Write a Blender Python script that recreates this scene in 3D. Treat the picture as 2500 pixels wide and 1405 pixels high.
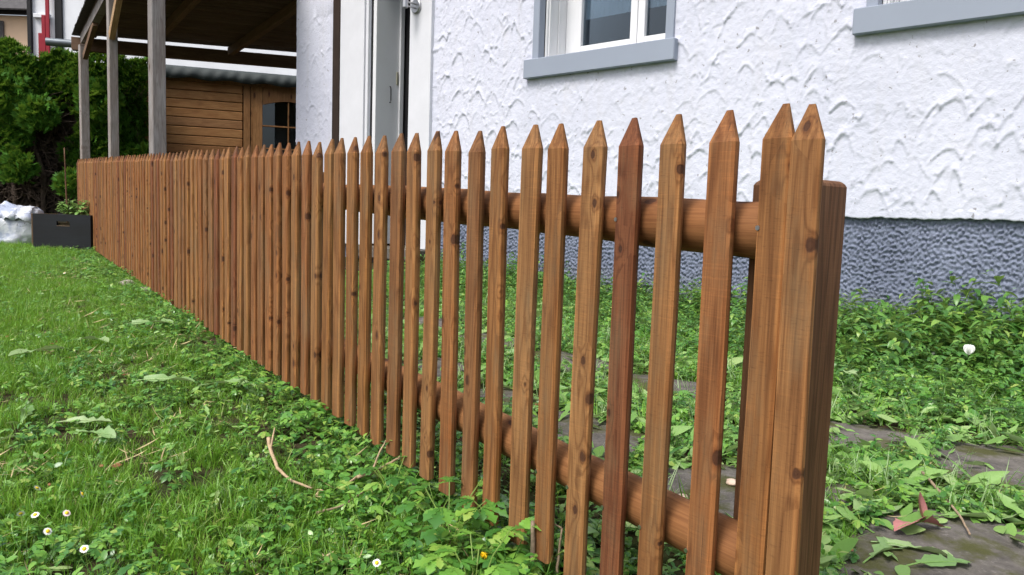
import bpy, bmesh, math, random
import numpy as np
from mathutils import Vector, Matrix, Euler

for o in list(bpy.data.objects): bpy.data.objects.remove(o)
random.seed(7); RNG = np.random.default_rng(11)
SC = bpy.context.scene
COL = SC.collection

# ------------------------------------------------------------------ camera
def camera():
    p, r = math.radians(5.19), math.radians(1.89)
    f = Vector((0, math.cos(p), -math.sin(p))); R = Vector((1, 0, 0)); U = R.cross(f)
    R2 = R*math.cos(r) + U*math.sin(r); U2 = -R*math.sin(r) + U*math.cos(r)
    cd = bpy.data.cameras.new('camera'); c = bpy.data.objects.new('camera', cd); COL.objects.link(c)
    cd.sensor_width = 36; cd.lens = 26.655; cd.clip_start = .02; cd.clip_end = 600
    m = Matrix((R2, U2, -f)).transposed().to_4x4(); m.translation = (0, 0, .84)
    c.matrix_world = m
    SC.camera = c
camera()

# ------------------------------------------------------------------ sky and sun (overcast)
SUN_EL, SUN_AZ = math.radians(56), math.radians(222)      # azimuth clockwise from +Y
w = bpy.data.worlds.new('World'); SC.world = w; w.use_nodes = True
nt = w.node_tree; nt.nodes.clear()
sky = nt.nodes.new('ShaderNodeTexSky'); sky.sky_type = 'NISHITA'; sky.sun_disc = False
sky.sun_elevation = SUN_EL; sky.sun_rotation = SUN_AZ; sky.air_density = 1.0; sky.dust_density = 4.0; sky.ozone_density = 1.0
hs = nt.nodes.new('ShaderNodeHueSaturation'); hs.inputs['Saturation'].default_value = .52
bg = nt.nodes.new('ShaderNodeBackground'); bg.inputs['Strength'].default_value = .115
wo = nt.nodes.new('ShaderNodeOutputWorld')
nt.links.new(sky.outputs[0], hs.inputs['Color']); nt.links.new(hs.outputs[0], bg.inputs['Color']); nt.links.new(bg.outputs[0], wo.inputs['Surface'])
sl = bpy.data.lights.new('sun', 'SUN'); sl.energy = 1.5; sl.angle = math.radians(20); sl.color = (1, .965, .91)
so = bpy.data.objects.new('sun', sl); COL.objects.link(so)
sd = Vector((math.sin(SUN_AZ)*math.cos(SUN_EL), math.cos(SUN_AZ)*math.cos(SUN_EL), math.sin(SUN_EL)))
so.rotation_euler = sd.to_track_quat('Z', 'Y').to_euler(); so.location = (0, 0, 20)
SC.view_settings.view_transform = 'Standard'; SC.view_settings.look = 'None'
SC.view_settings.exposure = .95; SC.view_settings.gamma = 1; SC.view_settings.use_curve_mapping = False
SC.render.engine = 'CYCLES'

# ------------------------------------------------------------------ frames of reference
D = np.array([-.57796, .81607]); N = np.array([.81607, .57796]); O = np.array([.4265, 1.2433])   # fence: along, behind, near end
GS = .03613
WD = np.array([.74647, -.66542]); WN = np.array([-.66542, -.74647]); W0 = np.array([2.934, 5.102])   # house wall: along, outward
def vnoise(x, y, s=1.0, seed=0):
    x = np.asarray(x, float)*s + seed*17.31; y = np.asarray(y, float)*s + seed*9.77
    xi, yi = np.floor(x), np.floor(y); fx, fy = x-xi, y-yi
    fx = fx*fx*(3-2*fx); fy = fy*fy*(3-2*fy)
    def h(i, j):
        v = np.sin(i*127.1+j*311.7+seed*74.7)*43758.5453
        return v-np.floor(v)
    return (h(xi, yi)*(1-fx)+h(xi+1, yi)*fx)*(1-fy)+(h(xi, yi+1)*(1-fx)+h(xi+1, yi+1)*fx)*fy
def AB(x, y):
    x = np.asarray(x, float)-O[0]; y = np.asarray(y, float)-O[1]
    return x*D[0]+y*D[1], x*N[0]+y*N[1]
def XY(a, b): return O[0]+a*D[0]+b*N[0], O[1]+a*D[1]+b*N[1]
def gz(x, y):
    a, b = AB(x, y)
    a = np.clip(a, -4, 19)
    return GS*a + (vnoise(x, y, 1.7, 3)-.5)*.03 + (vnoise(x, y, 5.5, 4)-.5)*.02 - .012
def G(x, y, up=0.0): return Vector((x, y, float(gz(x, y))+up))
def W(s, n, z):
    p = W0+s*WD+n*WN; return Vector((p[0], p[1], z))

# ------------------------------------------------------------------ materials
class NT:
    def __init__(s, name):
        s.m = bpy.data.materials.new(name); s.m.use_nodes = True; s.t = s.m.node_tree; s.t.nodes.clear()
        s.out = s.t.nodes.new('ShaderNodeOutputMaterial')
    def n(s, typ, props=None, **ins):
        nd = s.t.nodes.new('ShaderNode'+typ)
        for k, v in (props or {}).items(): setattr(nd, k, v)
        for k, v in ins.items(): s.set(nd, k, v)
        return nd
    def set(s, nd, k, v):
        key = int(k[1:]) if k[0] == '_' and k[1:].isdigit() else k.replace('_', ' ')
        i = nd.inputs[key]
        if isinstance(v, bpy.types.Node): s.t.links.new(v.outputs[0], i)
        elif isinstance(v, bpy.types.NodeSocket): s.t.links.new(v, i)
        elif isinstance(v, (tuple, list)) and len(v) == 3 and i.type == 'RGBA': i.default_value = (*v, 1)
        else: i.default_value = v
    def math(s, op, a, b=None, c=None):
        nd = s.t.nodes.new('ShaderNodeMath'); nd.operation = op
        for i, v in enumerate((a, b, c)):
            if v is not None: s.set(nd, '_%d' % i, v)
        return nd
    def vmath(s, op, a, b=None):
        nd = s.t.nodes.new('ShaderNodeVectorMath'); nd.operation = op
        s.set(nd, '_0', a)
        if b is not None:
            if op == 'SCALE': s.set(nd, 'Scale', b)
            else: s.set(nd, '_1', b)
        return nd
    def ramp(s, fac, stops, interp='LINEAR'):
        nd = s.t.nodes.new('ShaderNodeValToRGB'); s.set(nd, 'Fac', fac); cr = nd.color_ramp; cr.interpolation = interp
        while len(cr.elements) < len(stops): cr.elements.new(.5)
        for e, (p, c) in zip(cr.elements, stops):
            e.position = p; e.color = (c, c, c, 1) if isinstance(c, (int, float)) else (*c, 1)
        return nd
    def mix(s, fac, a, b, blend='MIX'):
        nd = s.t.nodes.new('ShaderNodeMix'); nd.data_type = 'RGBA'; nd.blend_type = blend
        s.set(nd, '_0', fac); s.set(nd, '_6', a); s.set(nd, '_7', b)
        return nd.outputs[2]
    def noise(s, vec, scale=5, detail=3, rough=.55, dist=0):
        return s.n('TexNoise', Vector=vec, Scale=scale, Detail=detail, Roughness=rough, Distortion=dist).outputs[0]
    def finish(s, color, rough=.6, bump=None, bstr=.3, bdist=.002, spec=.3, metal=0, **kw):
        b = s.n('BsdfPrincipled', Base_Color=color, Roughness=rough, Metallic=metal)
        b.inputs['Specular IOR Level'].default_value = spec
        for k, v in kw.items(): s.set(b, k, v)
        if bump is not None:
            bn = s.n('Bump', Strength=bstr, Distance=bdist, Height=bump); s.t.links.new(bn.outputs[0], b.inputs['Normal'])
        s.t.links.new(b.outputs[0], s.out.inputs[0]); return s.m

def mat_plain(name, col, rough=.6, var=.12, scale=8, bump=.0, spec=.3, metal=0, bscale=60):
    t = NT(name); tc = t.n('TexCoord').outputs['Object']
    nz = t.noise(tc, scale, 4)
    c = t.mix(t.ramp(nz, [(.3, 0), (.7, 1)]), tuple(max(0, v*(1-var)) for v in col), tuple(min(1, v*(1+var)) for v in col))
    return t.finish(c, rough, t.noise(tc, bscale, 4) if bump else None, bump, .003, spec, metal)

def mat_wood(name, tones, lo=(.5, .5, .5), grain=1.0, knots=True, axis='z', saw=.5, rough=.62, knotcol=(.045, .018, .010), bump=.35, ksel=.5, kscale=(14, 9), spec=.28, objcol=False):
    """timber: growth rings drawn out along the length, knots that bend them, band-saw ripples across"""
    t = NT(name)
    tc = t.n('TexCoord').outputs['Object']; rnd = t.n('ObjectInfo').outputs['Random']
    sep = t.n('SeparateXYZ', Vector=tc)
    ax = {'z': (0, 1, 2), 'x': (1, 2, 0), 'y': (0, 2, 1)}[axis]
    r2 = t.math('FRACT', t.math('MULTIPLY', rnd, 91.7))
    u = t.math('ADD', sep.outputs[ax[0]], t.math('MULTIPLY', rnd, 37.0))
    v = t.math('ADD', sep.outputs[ax[1]], t.math('MULTIPLY', r2, 19.0))
    L = t.math('ADD', sep.outputs[ax[2]], t.math('MULTIPLY', rnd, 53.0))
    def vec(a, b, c):
        return t.n('CombineXYZ', X=t.math('MULTIPLY', u, a), Y=t.math('MULTIPLY', v, b), Z=t.math('MULTIPLY', L, c))
    base = t.noise(vec(22, 22, 1.3), 1, 2, .45, .15)
    val = t.math('MULTIPLY', base, 7.0)
    kmask = 0.0
    if knots:
        vo = t.n('TexVoronoi', {'voronoi_dimensions': '2D'}, Vector=t.n('CombineXYZ', X=t.math('MULTIPLY', u, kscale[0]), Y=t.math('MULTIPLY', L, kscale[1])), Scale=1.0)
        cs = t.n('SeparateColor', Color=vo.outputs['Color'])
        sel = t.math('GREATER_THAN', cs.outputs[0], ksel)
        size = t.math('MULTIPLY_ADD', cs.outputs[1], .11, .03)
        wob = t.math('MULTIPLY_ADD', t.noise(vec(160, 160, 90), 1, 2), .05, -.025)
        dk = t.math('ADD', vo.outputs['Distance'], wob)
        q = t.math('DIVIDE', dk, size)
        km = t.math('MULTIPLY', t.ramp(q, [(.75, 1), (1.0, 0)]), sel)
        ring = t.math('MULTIPLY', t.ramp(t.math('MULTIPLY', q, .4), [(.40, 1), (.75, 0)]), sel)
        halo = t.math('MULTIPLY', t.math('POWER', 2.718, t.math('MULTIPLY', dk, -6.0)), sel)
        val = t.math('ADD', val, t.math('MULTIPLY', halo, 2.6))
    bands = t.math('MULTIPLY_ADD', t.math('SINE', t.math('MULTIPLY', val, 6.283)), .5, .5)
    bands = t.math('POWER', bands, 3.0)
    fine = t.noise(vec(240, 240, 4.5), 1, 4, .65)
    patch = t.noise(vec(9, 9, 2.2), 1, 3, .5)
    sawn = t.noise(vec(10, 10, 330), 1, 2, .6)
    c = t.ramp(rnd, [(i/(len(tones)-1), c) for i, c in enumerate(tones)]).outputs[0]
    if objcol: c = t.n('ObjectInfo').outputs['Color']
    c = t.mix(t.ramp(patch, [(.35, 0), (.7, .55)]), c, (.66, .52, .42), 'MULTIPLY')
    c = t.mix(t.math('MULTIPLY', bands, .55*grain), c, lo, 'MULTIPLY')
    c = t.mix(t.ramp(fine, [(.38, .55*grain), (.62, 0)]), c, (.45, .38, .34), 'MULTIPLY')
    if saw: c = t.mix(t.math('MULTIPLY', t.ramp(sawn, [(.5, 0), (.7, saw)]), t.ramp(t.noise(vec(14, 14, 5), 1, 2), [(.45, 0), (.62, 1)])), c, (1.4, 1.32, 1.25), 'MULTIPLY')
    dirt = t.noise(vec(3, 3, 3), 1, 5, .65)
    c = t.mix(t.ramp(dirt, [(.5, 0), (.75, .5)]), c, (.55, .52, .46), 'MULTIPLY')
    if objcol:
        wz = t.noise(vec(16, 16, 3.5), 1, 5, .7)
        c = t.mix(t.ramp(wz, [(.50, 0), (.72, .55)]), c, (.165, .112, .060))
        crack = t.noise(vec(330, 60, 3.0), 1, 2, .5)
        c = t.mix(t.ramp(crack, [(.70, 0), (.75, .7)]), c, (.05, .022, .012))
        c = t.mix(t.ramp(t.noise(vec(70, 70, 420), 1, 2, .5), [(.60, 0), (.72, .35)]), c, (.45, .40, .38), 'MULTIPLY')
    if objcol: c = t.mix(t.math('MULTIPLY', t.ramp(t.math('ADD', t.math('ABSOLUTE', sep.outputs[0]), t.math('MULTIPLY_ADD', patch, .004, -.002)), [(.0215, 0), (.0245, .75)]), 1.0), c, (1.65, 1.62, 1.5), 'MULTIPLY')
    if knots:
        c = t.mix(t.math('MULTIPLY', ring, .55), c, (.5, .36, .3), 'MULTIPLY')
        c = t.mix(t.math('MULTIPLY', km, .8), c, knotcol)
    h = t.math('ADD', t.math('MULTIPLY', fine, .6), t.math('MULTIPLY', sawn, .22*(1 if saw else 0)))
    if knots: h = t.math('ADD', h, t.math('MULTIPLY', km, -.5))
    return t.finish(c, rough, h, bump, .0015, spec)

def mat_leaf(name, stops, trans=.3, rough=.45, back=None, spec=.5, pos=.5):
    t = NT(name)
    rnd = t.n('ObjectInfo').outputs['Random']; isl = t.n('NewGeometry')
    r = t.math('FRACT', t.math('ADD', rnd, t.math('MULTIPLY', isl.outputs['Random Per Island'], .6)))
    c = t.ramp(r, stops).outputs[0]
    big = t.noise(isl.outputs['Position'], 2.2, 3)
    c = t.mix(t.ramp(big, [(.35, 0), (.68, pos)]), c, (1.25, 1.02, .55), 'MULTIPLY')
    fine = t.noise(t.n('TexCoord').outputs['Object'], 220, 2)
    c = t.mix(t.ramp(fine, [(.3, .35), (.6, 0)]), c, (.7, .78, .6), 'MULTIPLY')
    if back: c = t.mix(t.math('MULTIPLY', isl.outputs['Backfacing'], .75), c, back)
    b = t.n('BsdfPrincipled', Base_Color=c, Roughness=rough); b.inputs['Specular IOR Level'].default_value = spec
    tr = t.n('BsdfTranslucent', Color=t.mix(.5, c, (.30, .42, .04)))
    mx = t.n('MixShader', _0=trans, _1=b, _2=tr)
    t.t.links.new(mx.outputs[0], t.out.inputs[0]); return t.m

M = {}
M['picket'] = mat_wood('picket_wood', [(.3, .14, .05), (.3, .14, .05)], lo=(.46, .37, .32), saw=.55, objcol=True, grain=1.1, bump=.6, ksel=.6, rough=.78)
M['rail'] = mat_wood('rail_wood', [(.285, .125, .046), (.31, .142, .054)], lo=(.72, .66, .6), grain=.85, axis='x', saw=0, rough=.78, ksel=.6, kscale=(10, 5), bump=.6)
M['post'] = mat_wood('post_wood', [(.20, .098, .047), (.22, .108, .052)], lo=(.45, .4, .36), grain=1.1, knots=False, saw=.3, bump=.7)
M['greywood'] = mat_wood('weathered_wood', [(.30, .29, .29), (.38, .36, .35)], lo=(.55, .52, .5), grain=1.0, ksel=.8, saw=.1, rough=.8, kscale=(7, 3))
M['rafter'] = mat_wood('roof_timber', [(.19, .125, .085), (.25, .16, .10)], lo=(.6, .55, .5), axis='x', saw=0, rough=.8, knots=False)
M['roofboard'] = mat_wood('roof_boards', [(.15, .105, .08), (.20, .145, .11)], lo=(.5, .46, .42), axis='x', saw=0, rough=.85, knots=False)
M['newwood'] = mat_wood('pale_timber', [(.50, .33, .17), (.52, .35, .18)], lo=(.75, .68, .6), axis='x', saw=0, knots=False)
M['shed'] = mat_wood('shed_boards', [(.34, .165, .062), (.46, .25, .10), (.40, .20, .078), (.37, .20, .09)], lo=(.62, .55, .48), axis='x', saw=0, knots=False)
M['shedtrim'] = mat_wood('shed_trim', [(.32, .17, .07), (.38, .20, .08)], lo=(.6, .55, .5), saw=0, ksel=.8, kscale=(6, 2))
M['darkboard'] = mat_wood('dark_board', [(.035, .022, .016), (.045, .028, .02)], lo=(.6, .55, .5), saw=0, knots=False, rough=.75)
M['stake'] = mat_wood('stake_wood', [(.16, .085, .05), (.2, .11, .06)], lo=(.6, .6, .6), saw=0, knots=False)
M['blackbox'] = mat_wood('crate_black', [(.010, .012, .017), (.016, .018, .023)], lo=(.7, .7, .7), axis='x', saw=0, knots=False, rough=.6, grain=.7)
M['crateraw'] = mat_wood('crate_end_grain', [(.12, .085, .05), (.15, .1, .06)], lo=(.6, .55, .5), saw=0, knots=False)
M['white'] = mat_plain('white_paint', (.66, .67, .69), .45, .03, 3)
M['whitetrim'] = mat_plain('trim_paint', (.62, .63, .67), .55, .04, 5, .06)
M['sillgrey'] = mat_plain('grey_metal', (.265, .30, .37), .42, .04, 2, 0, .4)
M['dark'] = mat_plain('dark_void', (.012, .012, .014), .7)
M['steel'] = mat_plain('brushed_steel', (.42, .42, .43), .32, .06, 30, 0, .5, 1)
M['brass'] = mat_plain('hinge_metal', (.42, .40, .30), .4, .06, 30, 0, .5, .8)
M['tarp'] = mat_plain('tarp', (.04, .05, .05), .7, .25, 5, .2, .45)
M['foil'] = mat_plain('roof_foil', (.62, .66, .70), .35, .08, 5, .2, .45)
M['gutter'] = mat_plain('zinc_gutter', (.16, .18, .20), .4, .15, 8, 0, .5, .6)
M['creamwall'] = mat_plain('cream_render', (.74, .53, .37), .9, .05, 2, .1)
M['farwhite'] = mat_plain('far_white_render', (.72, .74, .78), .9, .05, 2, .1)
M['red'] = mat_plain('red_shutter', (.26, .012, .025), .5, .1, 6)
M['rooftile'] = mat_plain('roof_tile', (.075, .07, .072), .8, .3, 9, .2)
M['shingle'] = mat_plain('verge_shingle', (.055, .05, .046), .85, .4, 14, .4)
M['bark'] = mat_plain('hedge_bark', (.085, .062, .048), .9, .35, 12, .5)
M['rootwood'] = mat_plain('root_skin', (.40, .29, .18), .7, .3, 40, .3)
M['twigwood'] = mat_plain('twig_bark', (.30, .22, .15), .8, .3, 40, .3)
M['stumpwood'] = mat_plain('stump_bark', (.23, .17, .12), .85, .5, 60, .5)
M['petal'] = mat_plain('daisy_petal', (.82, .82, .80), .6, .03)
M['pinkpetal'] = mat_plain('pink_petal', (.72, .58, .60), .6, .08, 30)
M['yellow'] = mat_plain('flower_yellow', (.80, .55, .02), .5, .1, 40)
M['stem'] = mat_plain('stem_green', (.16, .25, .05), .6, .2, 20)
M['redleaf'] = mat_plain('dead_red_leaf', (.42, .17, .16), .55, .25, 25, .2)
M['brownleaf'] = mat_plain('dead_brown_leaf', (.25, .11, .05), .7, .3, 25, .2)
M['pebble'] = mat_plain('pebble', (.30, .27, .23), .85, .2, 12, .3)
M['fungus'] = mat_plain('pale_chip', (.60, .46, .36), .7, .2, 20, .3)
M['curtain'] = mat_plain('curtain_cloth', (.80, .86, .92), .8, .05, 8)
M['room'] = mat_plain('room_dark', (.10, .085, .075), .8, .1, 2)
M['grass'] = mat_leaf('grass_blade', [(0, (.070, .210, .018)), (.4, (.140, .345, .030)), (.75, (.210, .445, .046)), (.93, (.250, .470, .075)), (1, (.42, .42, .18))], .38, .40, pos=.28)
M['weed'] = mat_leaf('weed_leaf', [(0, (.040, .150, .028)), (.3, (.080, .240, .042)), (.6, (.135, .335, .055)), (.88, (.215, .430, .070)), (1, (.34, .46, .11))], .28, .30, back=(.25, .39, .21), pos=.35, spec=.6)
M['wallweed'] = mat_leaf('wall_weed_leaf', [(0, (.040, .130, .026)), (.4, (.080, .220, .044)), (.8, (.145, .320, .060)), (1, (.28, .43, .09))], .28, .34, back=(.17, .28, .12), pos=.35)
M['clip'] = mat_leaf('cut_leaf', [(0, (0.134, 0.291, 0.062)), (.5, (0.202, 0.381, 0.095)), (.85, (0.280, 0.459, 0.146)), (1, (0.370, 0.504, 0.213))], .25, .45, back=(0.381, 0.515, 0.280), pos=.2)
M['bigleaf'] = mat_leaf('dandelion_leaf', [(0, (.17, .31, .10)), (.5, (.24, .38, .15)), (1, (.32, .44, .21))], .2, .5, back=(.40, .50, .33), pos=.1)
M['thuja'] = mat_leaf('thuja_leaf', [(0, (.030, .105, .016)), (.5, (.065, .190, .026)), (.85, (.115, .275, .036)), (1, (.17, .34, .045))], .25, .55, pos=.2, spec=.2)
M['straw'] = mat_plain('straw', (.42, .34, .18), .7, .25, 30)

def mat_stucco():
    t = NT('stucco'); tc = t.n('TexCoord').outputs['Object']
    a = t.noise(tc, 1.4, 4); b = t.noise(tc, 38, 5, .6); d = t.noise(tc, 95, 3, .6)
    c = t.mix(t.ramp(a, [(.35, 0), (.7, 1)]), (.555, .572, .670), (.592, .607, .700))
    st = t.noise(t.vmath('MULTIPLY', tc, (9, 9, .55)), 1, 4, .6)
    c = t.mix(t.ramp(st, [(.52, 0), (.75, .28)]), c, (.50, .49, .50))
    pit = t.noise(tc, 26, 2, .5)
    c = t.mix(t.ramp(pit, [(.69, 0), (.74, .8)]), c, (.24, .23, .24))
    stain = t.noise(tc, 3.2, 6, .7)
    c = t.mix(t.ramp(stain, [(.60, 0), (.76, .35)]), c, (.62, .60, .60))
    h = t.math('ADD', t.math('MULTIPLY', b, 1.0), t.math('MULTIPLY', d, .5))
    return t.finish(c, .88, h, .75, .006, .12)
M['stucco'] = mat_stucco()
def mat_plinth():
    t = NT('roughcast'); tc = t.n('TexCoord').outputs['Object']
    a = t.noise(tc, 2.2, 4); b = t.noise(tc, 60, 4, .6)
    c = t.mix(t.ramp(a, [(.3, 0), (.7, 1)]), (.165, .190, .265), (.225, .255, .345))
    c = t.mix(t.ramp(b, [(.35, .35), (.6, 0)]), c, (.09, .10, .13))
    sepz = t.n('SeparateXYZ', Vector=tc); sp_n = t.math('ADD', sepz.outputs[2], t.math('MULTIPLY', t.noise(tc, 6, 5, .7), .5))
    c = t.mix(t.ramp(sp_n, [(.45, .5), (.70, 0)]), c, (.12, .12, .10))
    return t.finish(c, .85, b, .8, .008, .2)
M['plinth'] = mat_plinth()
def mat_soil():
    t = NT('soil'); p = t.n('NewGeometry').outputs['Position']
    a = t.noise(p, 3.0, 5, .6); b = t.noise(p, 45, 5, .65)
    c = t.mix(t.ramp(b, [(.3, 0), (.7, 1)]), (.028, .020, .013), (.075, .052, .032))
    c = t.mix(t.ramp(a, [(.42, .0), (.62, .75)]), c, (.040, .062, .016))
    return t.finish(c, .95, b, .9, .02, .1)
M['soil'] = mat_soil()
def mat_stone():
    t = NT('flagstone'); p = t.n('NewGeometry').outputs['Position']
    a = t.noise(p, 4.0, 6, .65); b = t.noise(p, 70, 5, .7); e = t.noise(p, 14, 5, .65)
    c = t.mix(t.ramp(e, [(.3, 0), (.7, 1)]), (.075, .068, .062), (.165, .15, .135))
    c = t.mix(t.ramp(b, [(.55, 0), (.75, .6)]), c, (.28, .26, .24))
    c = t.mix(t.ramp(a, [(.48, 0), (.58, .85)]), c, (.062, .066, .014))
    return t.finish(c, .9, t.math('ADD', b, t.math('MULTIPLY', e, 2.0)), .6, .008, .2)
M['stone'] = mat_stone()
def mat_glass():
    t = NT('window_glass')
    g = t.n('BsdfGlossy', Color=(.9, .95, 1), Roughness=.02); tr = t.n('BsdfTransparent', Color=(.62, .68, .72))
    fr = t.n('Fresnel', IOR=1.55); f = t.math('MULTIPLY_ADD', fr, .75, .01)
    mx = t.n('MixShader', _0=f, _1=tr, _2=g); t.t.links.new(mx.outputs[0], t.out.inputs[0]); return t.m
M['glass'] = mat_glass()
def mat_sack():
    t = NT('sack_plastic'); tc = t.n('TexCoord').outputs['Object']
    a = t.noise(tc, 3.0, 3, .5, .6); b = t.noise(tc, 14, 4, .6, 1.5)
    c = t.mix(t.ramp(a, [(.42, 0), (.5, 1)]), (.34, .38, .50), (.62, .64, .70))
    c = t.mix(t.ramp(b, [(.62, 0), (.68, .8)]), c, (.06, .06, .08))
    return t.finish(c, .32, b, .4, .02, .5)
M['sack'] = mat_sack()

# ------------------------------------------------------------------ mesh helpers
def meshdata(name, vs, fs, mat=None, smooth=False):
    me = bpy.data.meshes.new(name); me.from_pydata([tuple(v) for v in vs], [], fs); me.update()
    if mat: me.materials.append(M[mat] if isinstance(mat, str) else mat)
    if smooth: me.polygons.foreach_set('use_smooth', [True]*len(me.polygons))
    return me
def link(name, me, parent=None, loc=None, rot=None):
    o = bpy.data.objects.new(name, me); COL.objects.link(o)
    if parent is not None: o.parent = parent
    if loc is not None: o.location = loc
    if rot is not None: o.rotation_euler = rot
    return o
def tag(o, label=None, cat=None, group=None, kind=None):
    if label: o['label'] = label
    if cat: o['category'] = cat
    if group: o['group'] = group
    if kind: o['kind'] = kind
    return o
def empty(name, loc=(0, 0, 0), rz=0, parent=None):
    o = bpy.data.objects.new(name, None); COL.objects.link(o); o.location = loc; o.rotation_euler = (0, 0, rz); o.empty_display_size = .1
    if parent is not None: o.parent = parent
    return o
class MB:
    """collects pieces of one mesh"""
    def __init__(s): s.v = []; s.f = []
    def add(s, vs, fs):
        k = len(s.v); s.v += [Vector(v) for v in vs]; s.f += [tuple(i+k for i in f) for f in fs]; return s
    def hexa(s, p): return s.add(p, [(0, 3, 2, 1), (4, 5, 6, 7), (0, 1, 5, 4), (1, 2, 6, 5), (2, 3, 7, 6), (3, 0, 4, 7)])
    def box(s, x0, x1, y0, y1, z0, z1):
        return s.hexa([(x0, y0, z0), (x1, y0, z0), (x1, y1, z0), (x0, y1, z0), (x0, y0, z1), (x1, y0, z1), (x1, y1, z1), (x0, y1, z1)])
    def tube(s, pts, rad, n=8, caps=True, wob=0):
        pts = [Vector(p) for p in pts]; k0 = len(s.v); m = len(pts)
        if isinstance(rad, (int, float)): rad = [rad]*m
        up = Vector((0, 0, 1)); 
        for i, p in enumerate(pts):
            d = (pts[min(i+1, m-1)]-pts[max(i-1, 0)]).normalized()
            r = Vector((0, 0, 1)) if abs(d.z) < .9 else Vector((1, 0, 0))
            a = d.cross(r).normalized(); b = d.cross(a).normalized()
            for j in range(n):
                t = 2*math.pi*j/n; q = rad[i]*(1+random.uniform(-wob, wob))
                s.v.append(p+(a*math.cos(t)+b*math.sin(t))*q)
        for i in range(m-1):
            for j in range(n):
                s.f.append((k0+i*n+j, k0+i*n+(j+1) % n, k0+(i+1)*n+(j+1) % n, k0+(i+1)*n+j))
        if caps:
            s.f.append(tuple(k0+j for j in range(n))[::-1]); s.f.append(tuple(k0+(m-1)*n+j for j in range(n)))
        return s
    def data(s, name, mat, smooth=False, bevel=0):
        me = meshdata(name, s.v, s.f, mat, smooth)
        bm = bmesh.new(); bm.from_mesh(me)
        if bevel: bmesh.ops.bevel(bm, geom=bm.edges[:], offset=bevel, segments=1, affect='EDGES', profile=.7)
        bmesh.ops.recalc_face_normals(bm, faces=bm.faces); bm.to_mesh(me); bm.free(); return me
    def build(s, name, mat, parent=None, smooth=False, bevel=0, **k):
        """mesh object whose origin is its own lower centre, so that object-space textures are local"""
        return link(name, s.data(name, mat, smooth, bevel), parent, **k)
def local_build(mb, name, mat, parent, loc, rz, **k):
    """the pieces of mb are in local axes of a frame at loc turned by rz"""
    o = mb.build(name, mat, parent, **k); o.location = loc; o.rotation_euler = (0, 0, rz); return o
WRZ = math.atan2(WD[1], WD[0])          # the wall frame: local x = s, local -y = outward
def wbox(name, mat, parent, s0, s1, n0, n1, z0, z1, bevel=.004):
    c = W((s0+s1)/2, (n0+n1)/2, z0)
    mb = MB().box(-(s1-s0)/2, (s1-s0)/2, -(n1-n0)/2, (n1-n0)/2, 0, z1-z0)
    return local_build(mb, name, mat, parent, c, WRZ, bevel=bevel)
def dbox(name, mat, parent, p0, p1, wd, ht, bevel=.004, up=0):
    """a beam from p0 to p1 (centre line), wd wide and ht high; local x runs along it"""
    p0, p1 = Vector(p0), Vector(p1); d = p1-p0; L = d.length
    o = MB().box(0, L, -wd/2, wd/2, -ht/2, ht/2).build(name, mat, parent, bevel=bevel)
    o.location = p0; o.rotation_euler = d.to_track_quat('X', 'Z').to_euler(); return o

# ------------------------------------------------------------------ ground sheet
def axis(lo, hi, f0, f1, step):
    a = [f0]; s = step
    while a[-1] > lo: s *= 1.35; a.append(a[-1]-s)
    b = [f1]; s = step
    while b[-1] < hi: s *= 1.35; b.append(b[-1]+s)
    return np.array(a[::-1]+list(np.arange(f0+step, f1-step/2, step))+b)
gx = axis(-300, 300, -7, 6, .07); gy = axis(-120, 400, -.5, 11, .07)
X, Y = np.meshgrid(gx, gy); Z = gz(X, Y)
nx, ny = len(gx), len(gy)
idx = np.arange(nx*ny).reshape(ny, nx)
fs = np.stack([idx[:-1, :-1], idx[:-1, 1:], idx[1:, 1:], idx[1:, :-1]], -1).reshape(-1, 4)
me = bpy.data.meshes.new('ground'); me.from_pydata(np.stack([X, Y, Z], -1).reshape(-1, 3).tolist(), [], fs.tolist()); me.materials.append(M['soil'])
me.polygons.foreach_set('use_smooth', [True]*len(me.polygons))
tag(link('ground', me), kind='structure')

# ------------------------------------------------------------------ flagstone path behind the fence
path = tag(empty('path', (0, 0, 0)), kind='structure')
STONES = []
def flag(poly, th=.03, up=.012):
    """poly: plan outline; top slightly uneven, edges worn"""
    c = sum((Vector(p) for p in poly), Vector((0, 0)))/len(poly)
    ring = []
    m = len(poly)
    for i in range(m):
        p, q = Vector(poly[i]), Vector(poly[(i+1) % m])
        for k in range(4):
            t = k/4; v = p.lerp(q, t); 
            v += Vector((random.uniform(-1, 1), random.uniform(-1, 1)))*.012
            ring.append(v)
    STONES.append([tuple(v) for v in ring])
    n = len(ring); tz = float(gz(c.x, c.y))+up; vs = []; fs = []
    tilt = Vector((random.uniform(-.01, .01), random.uniform(-.01, .01)))
    for sc, dz in ((1, -th), (1, -.006), (.97, 0), (.6, .003), (.0, .002)):
        for v in ring:
            q = c+(v-c)*sc; slope = float(gz(q.x, q.y))-float(gz(c.x, c.y))
            vs.append((q.x-c.x, q.y-c.y, dz+slope*.8+tilt.dot(q-c)+(random.uniform(-.002, .002) if sc < 1 else 0)))
            if sc == 0: break
    for r in range(3):
        for i in range(n): fs.append((r*n+i, r*n+(i+1) % n, (r+1)*n+(i+1) % n, (r+1)*n+i))
    for i in range(n): fs.append((3*n+i, 3*n+(i+1) % n, 4*n))
    link('flagstone', meshdata('flagstone', vs, fs, 'stone', True), path, (c.x, c.y, tz))
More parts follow.
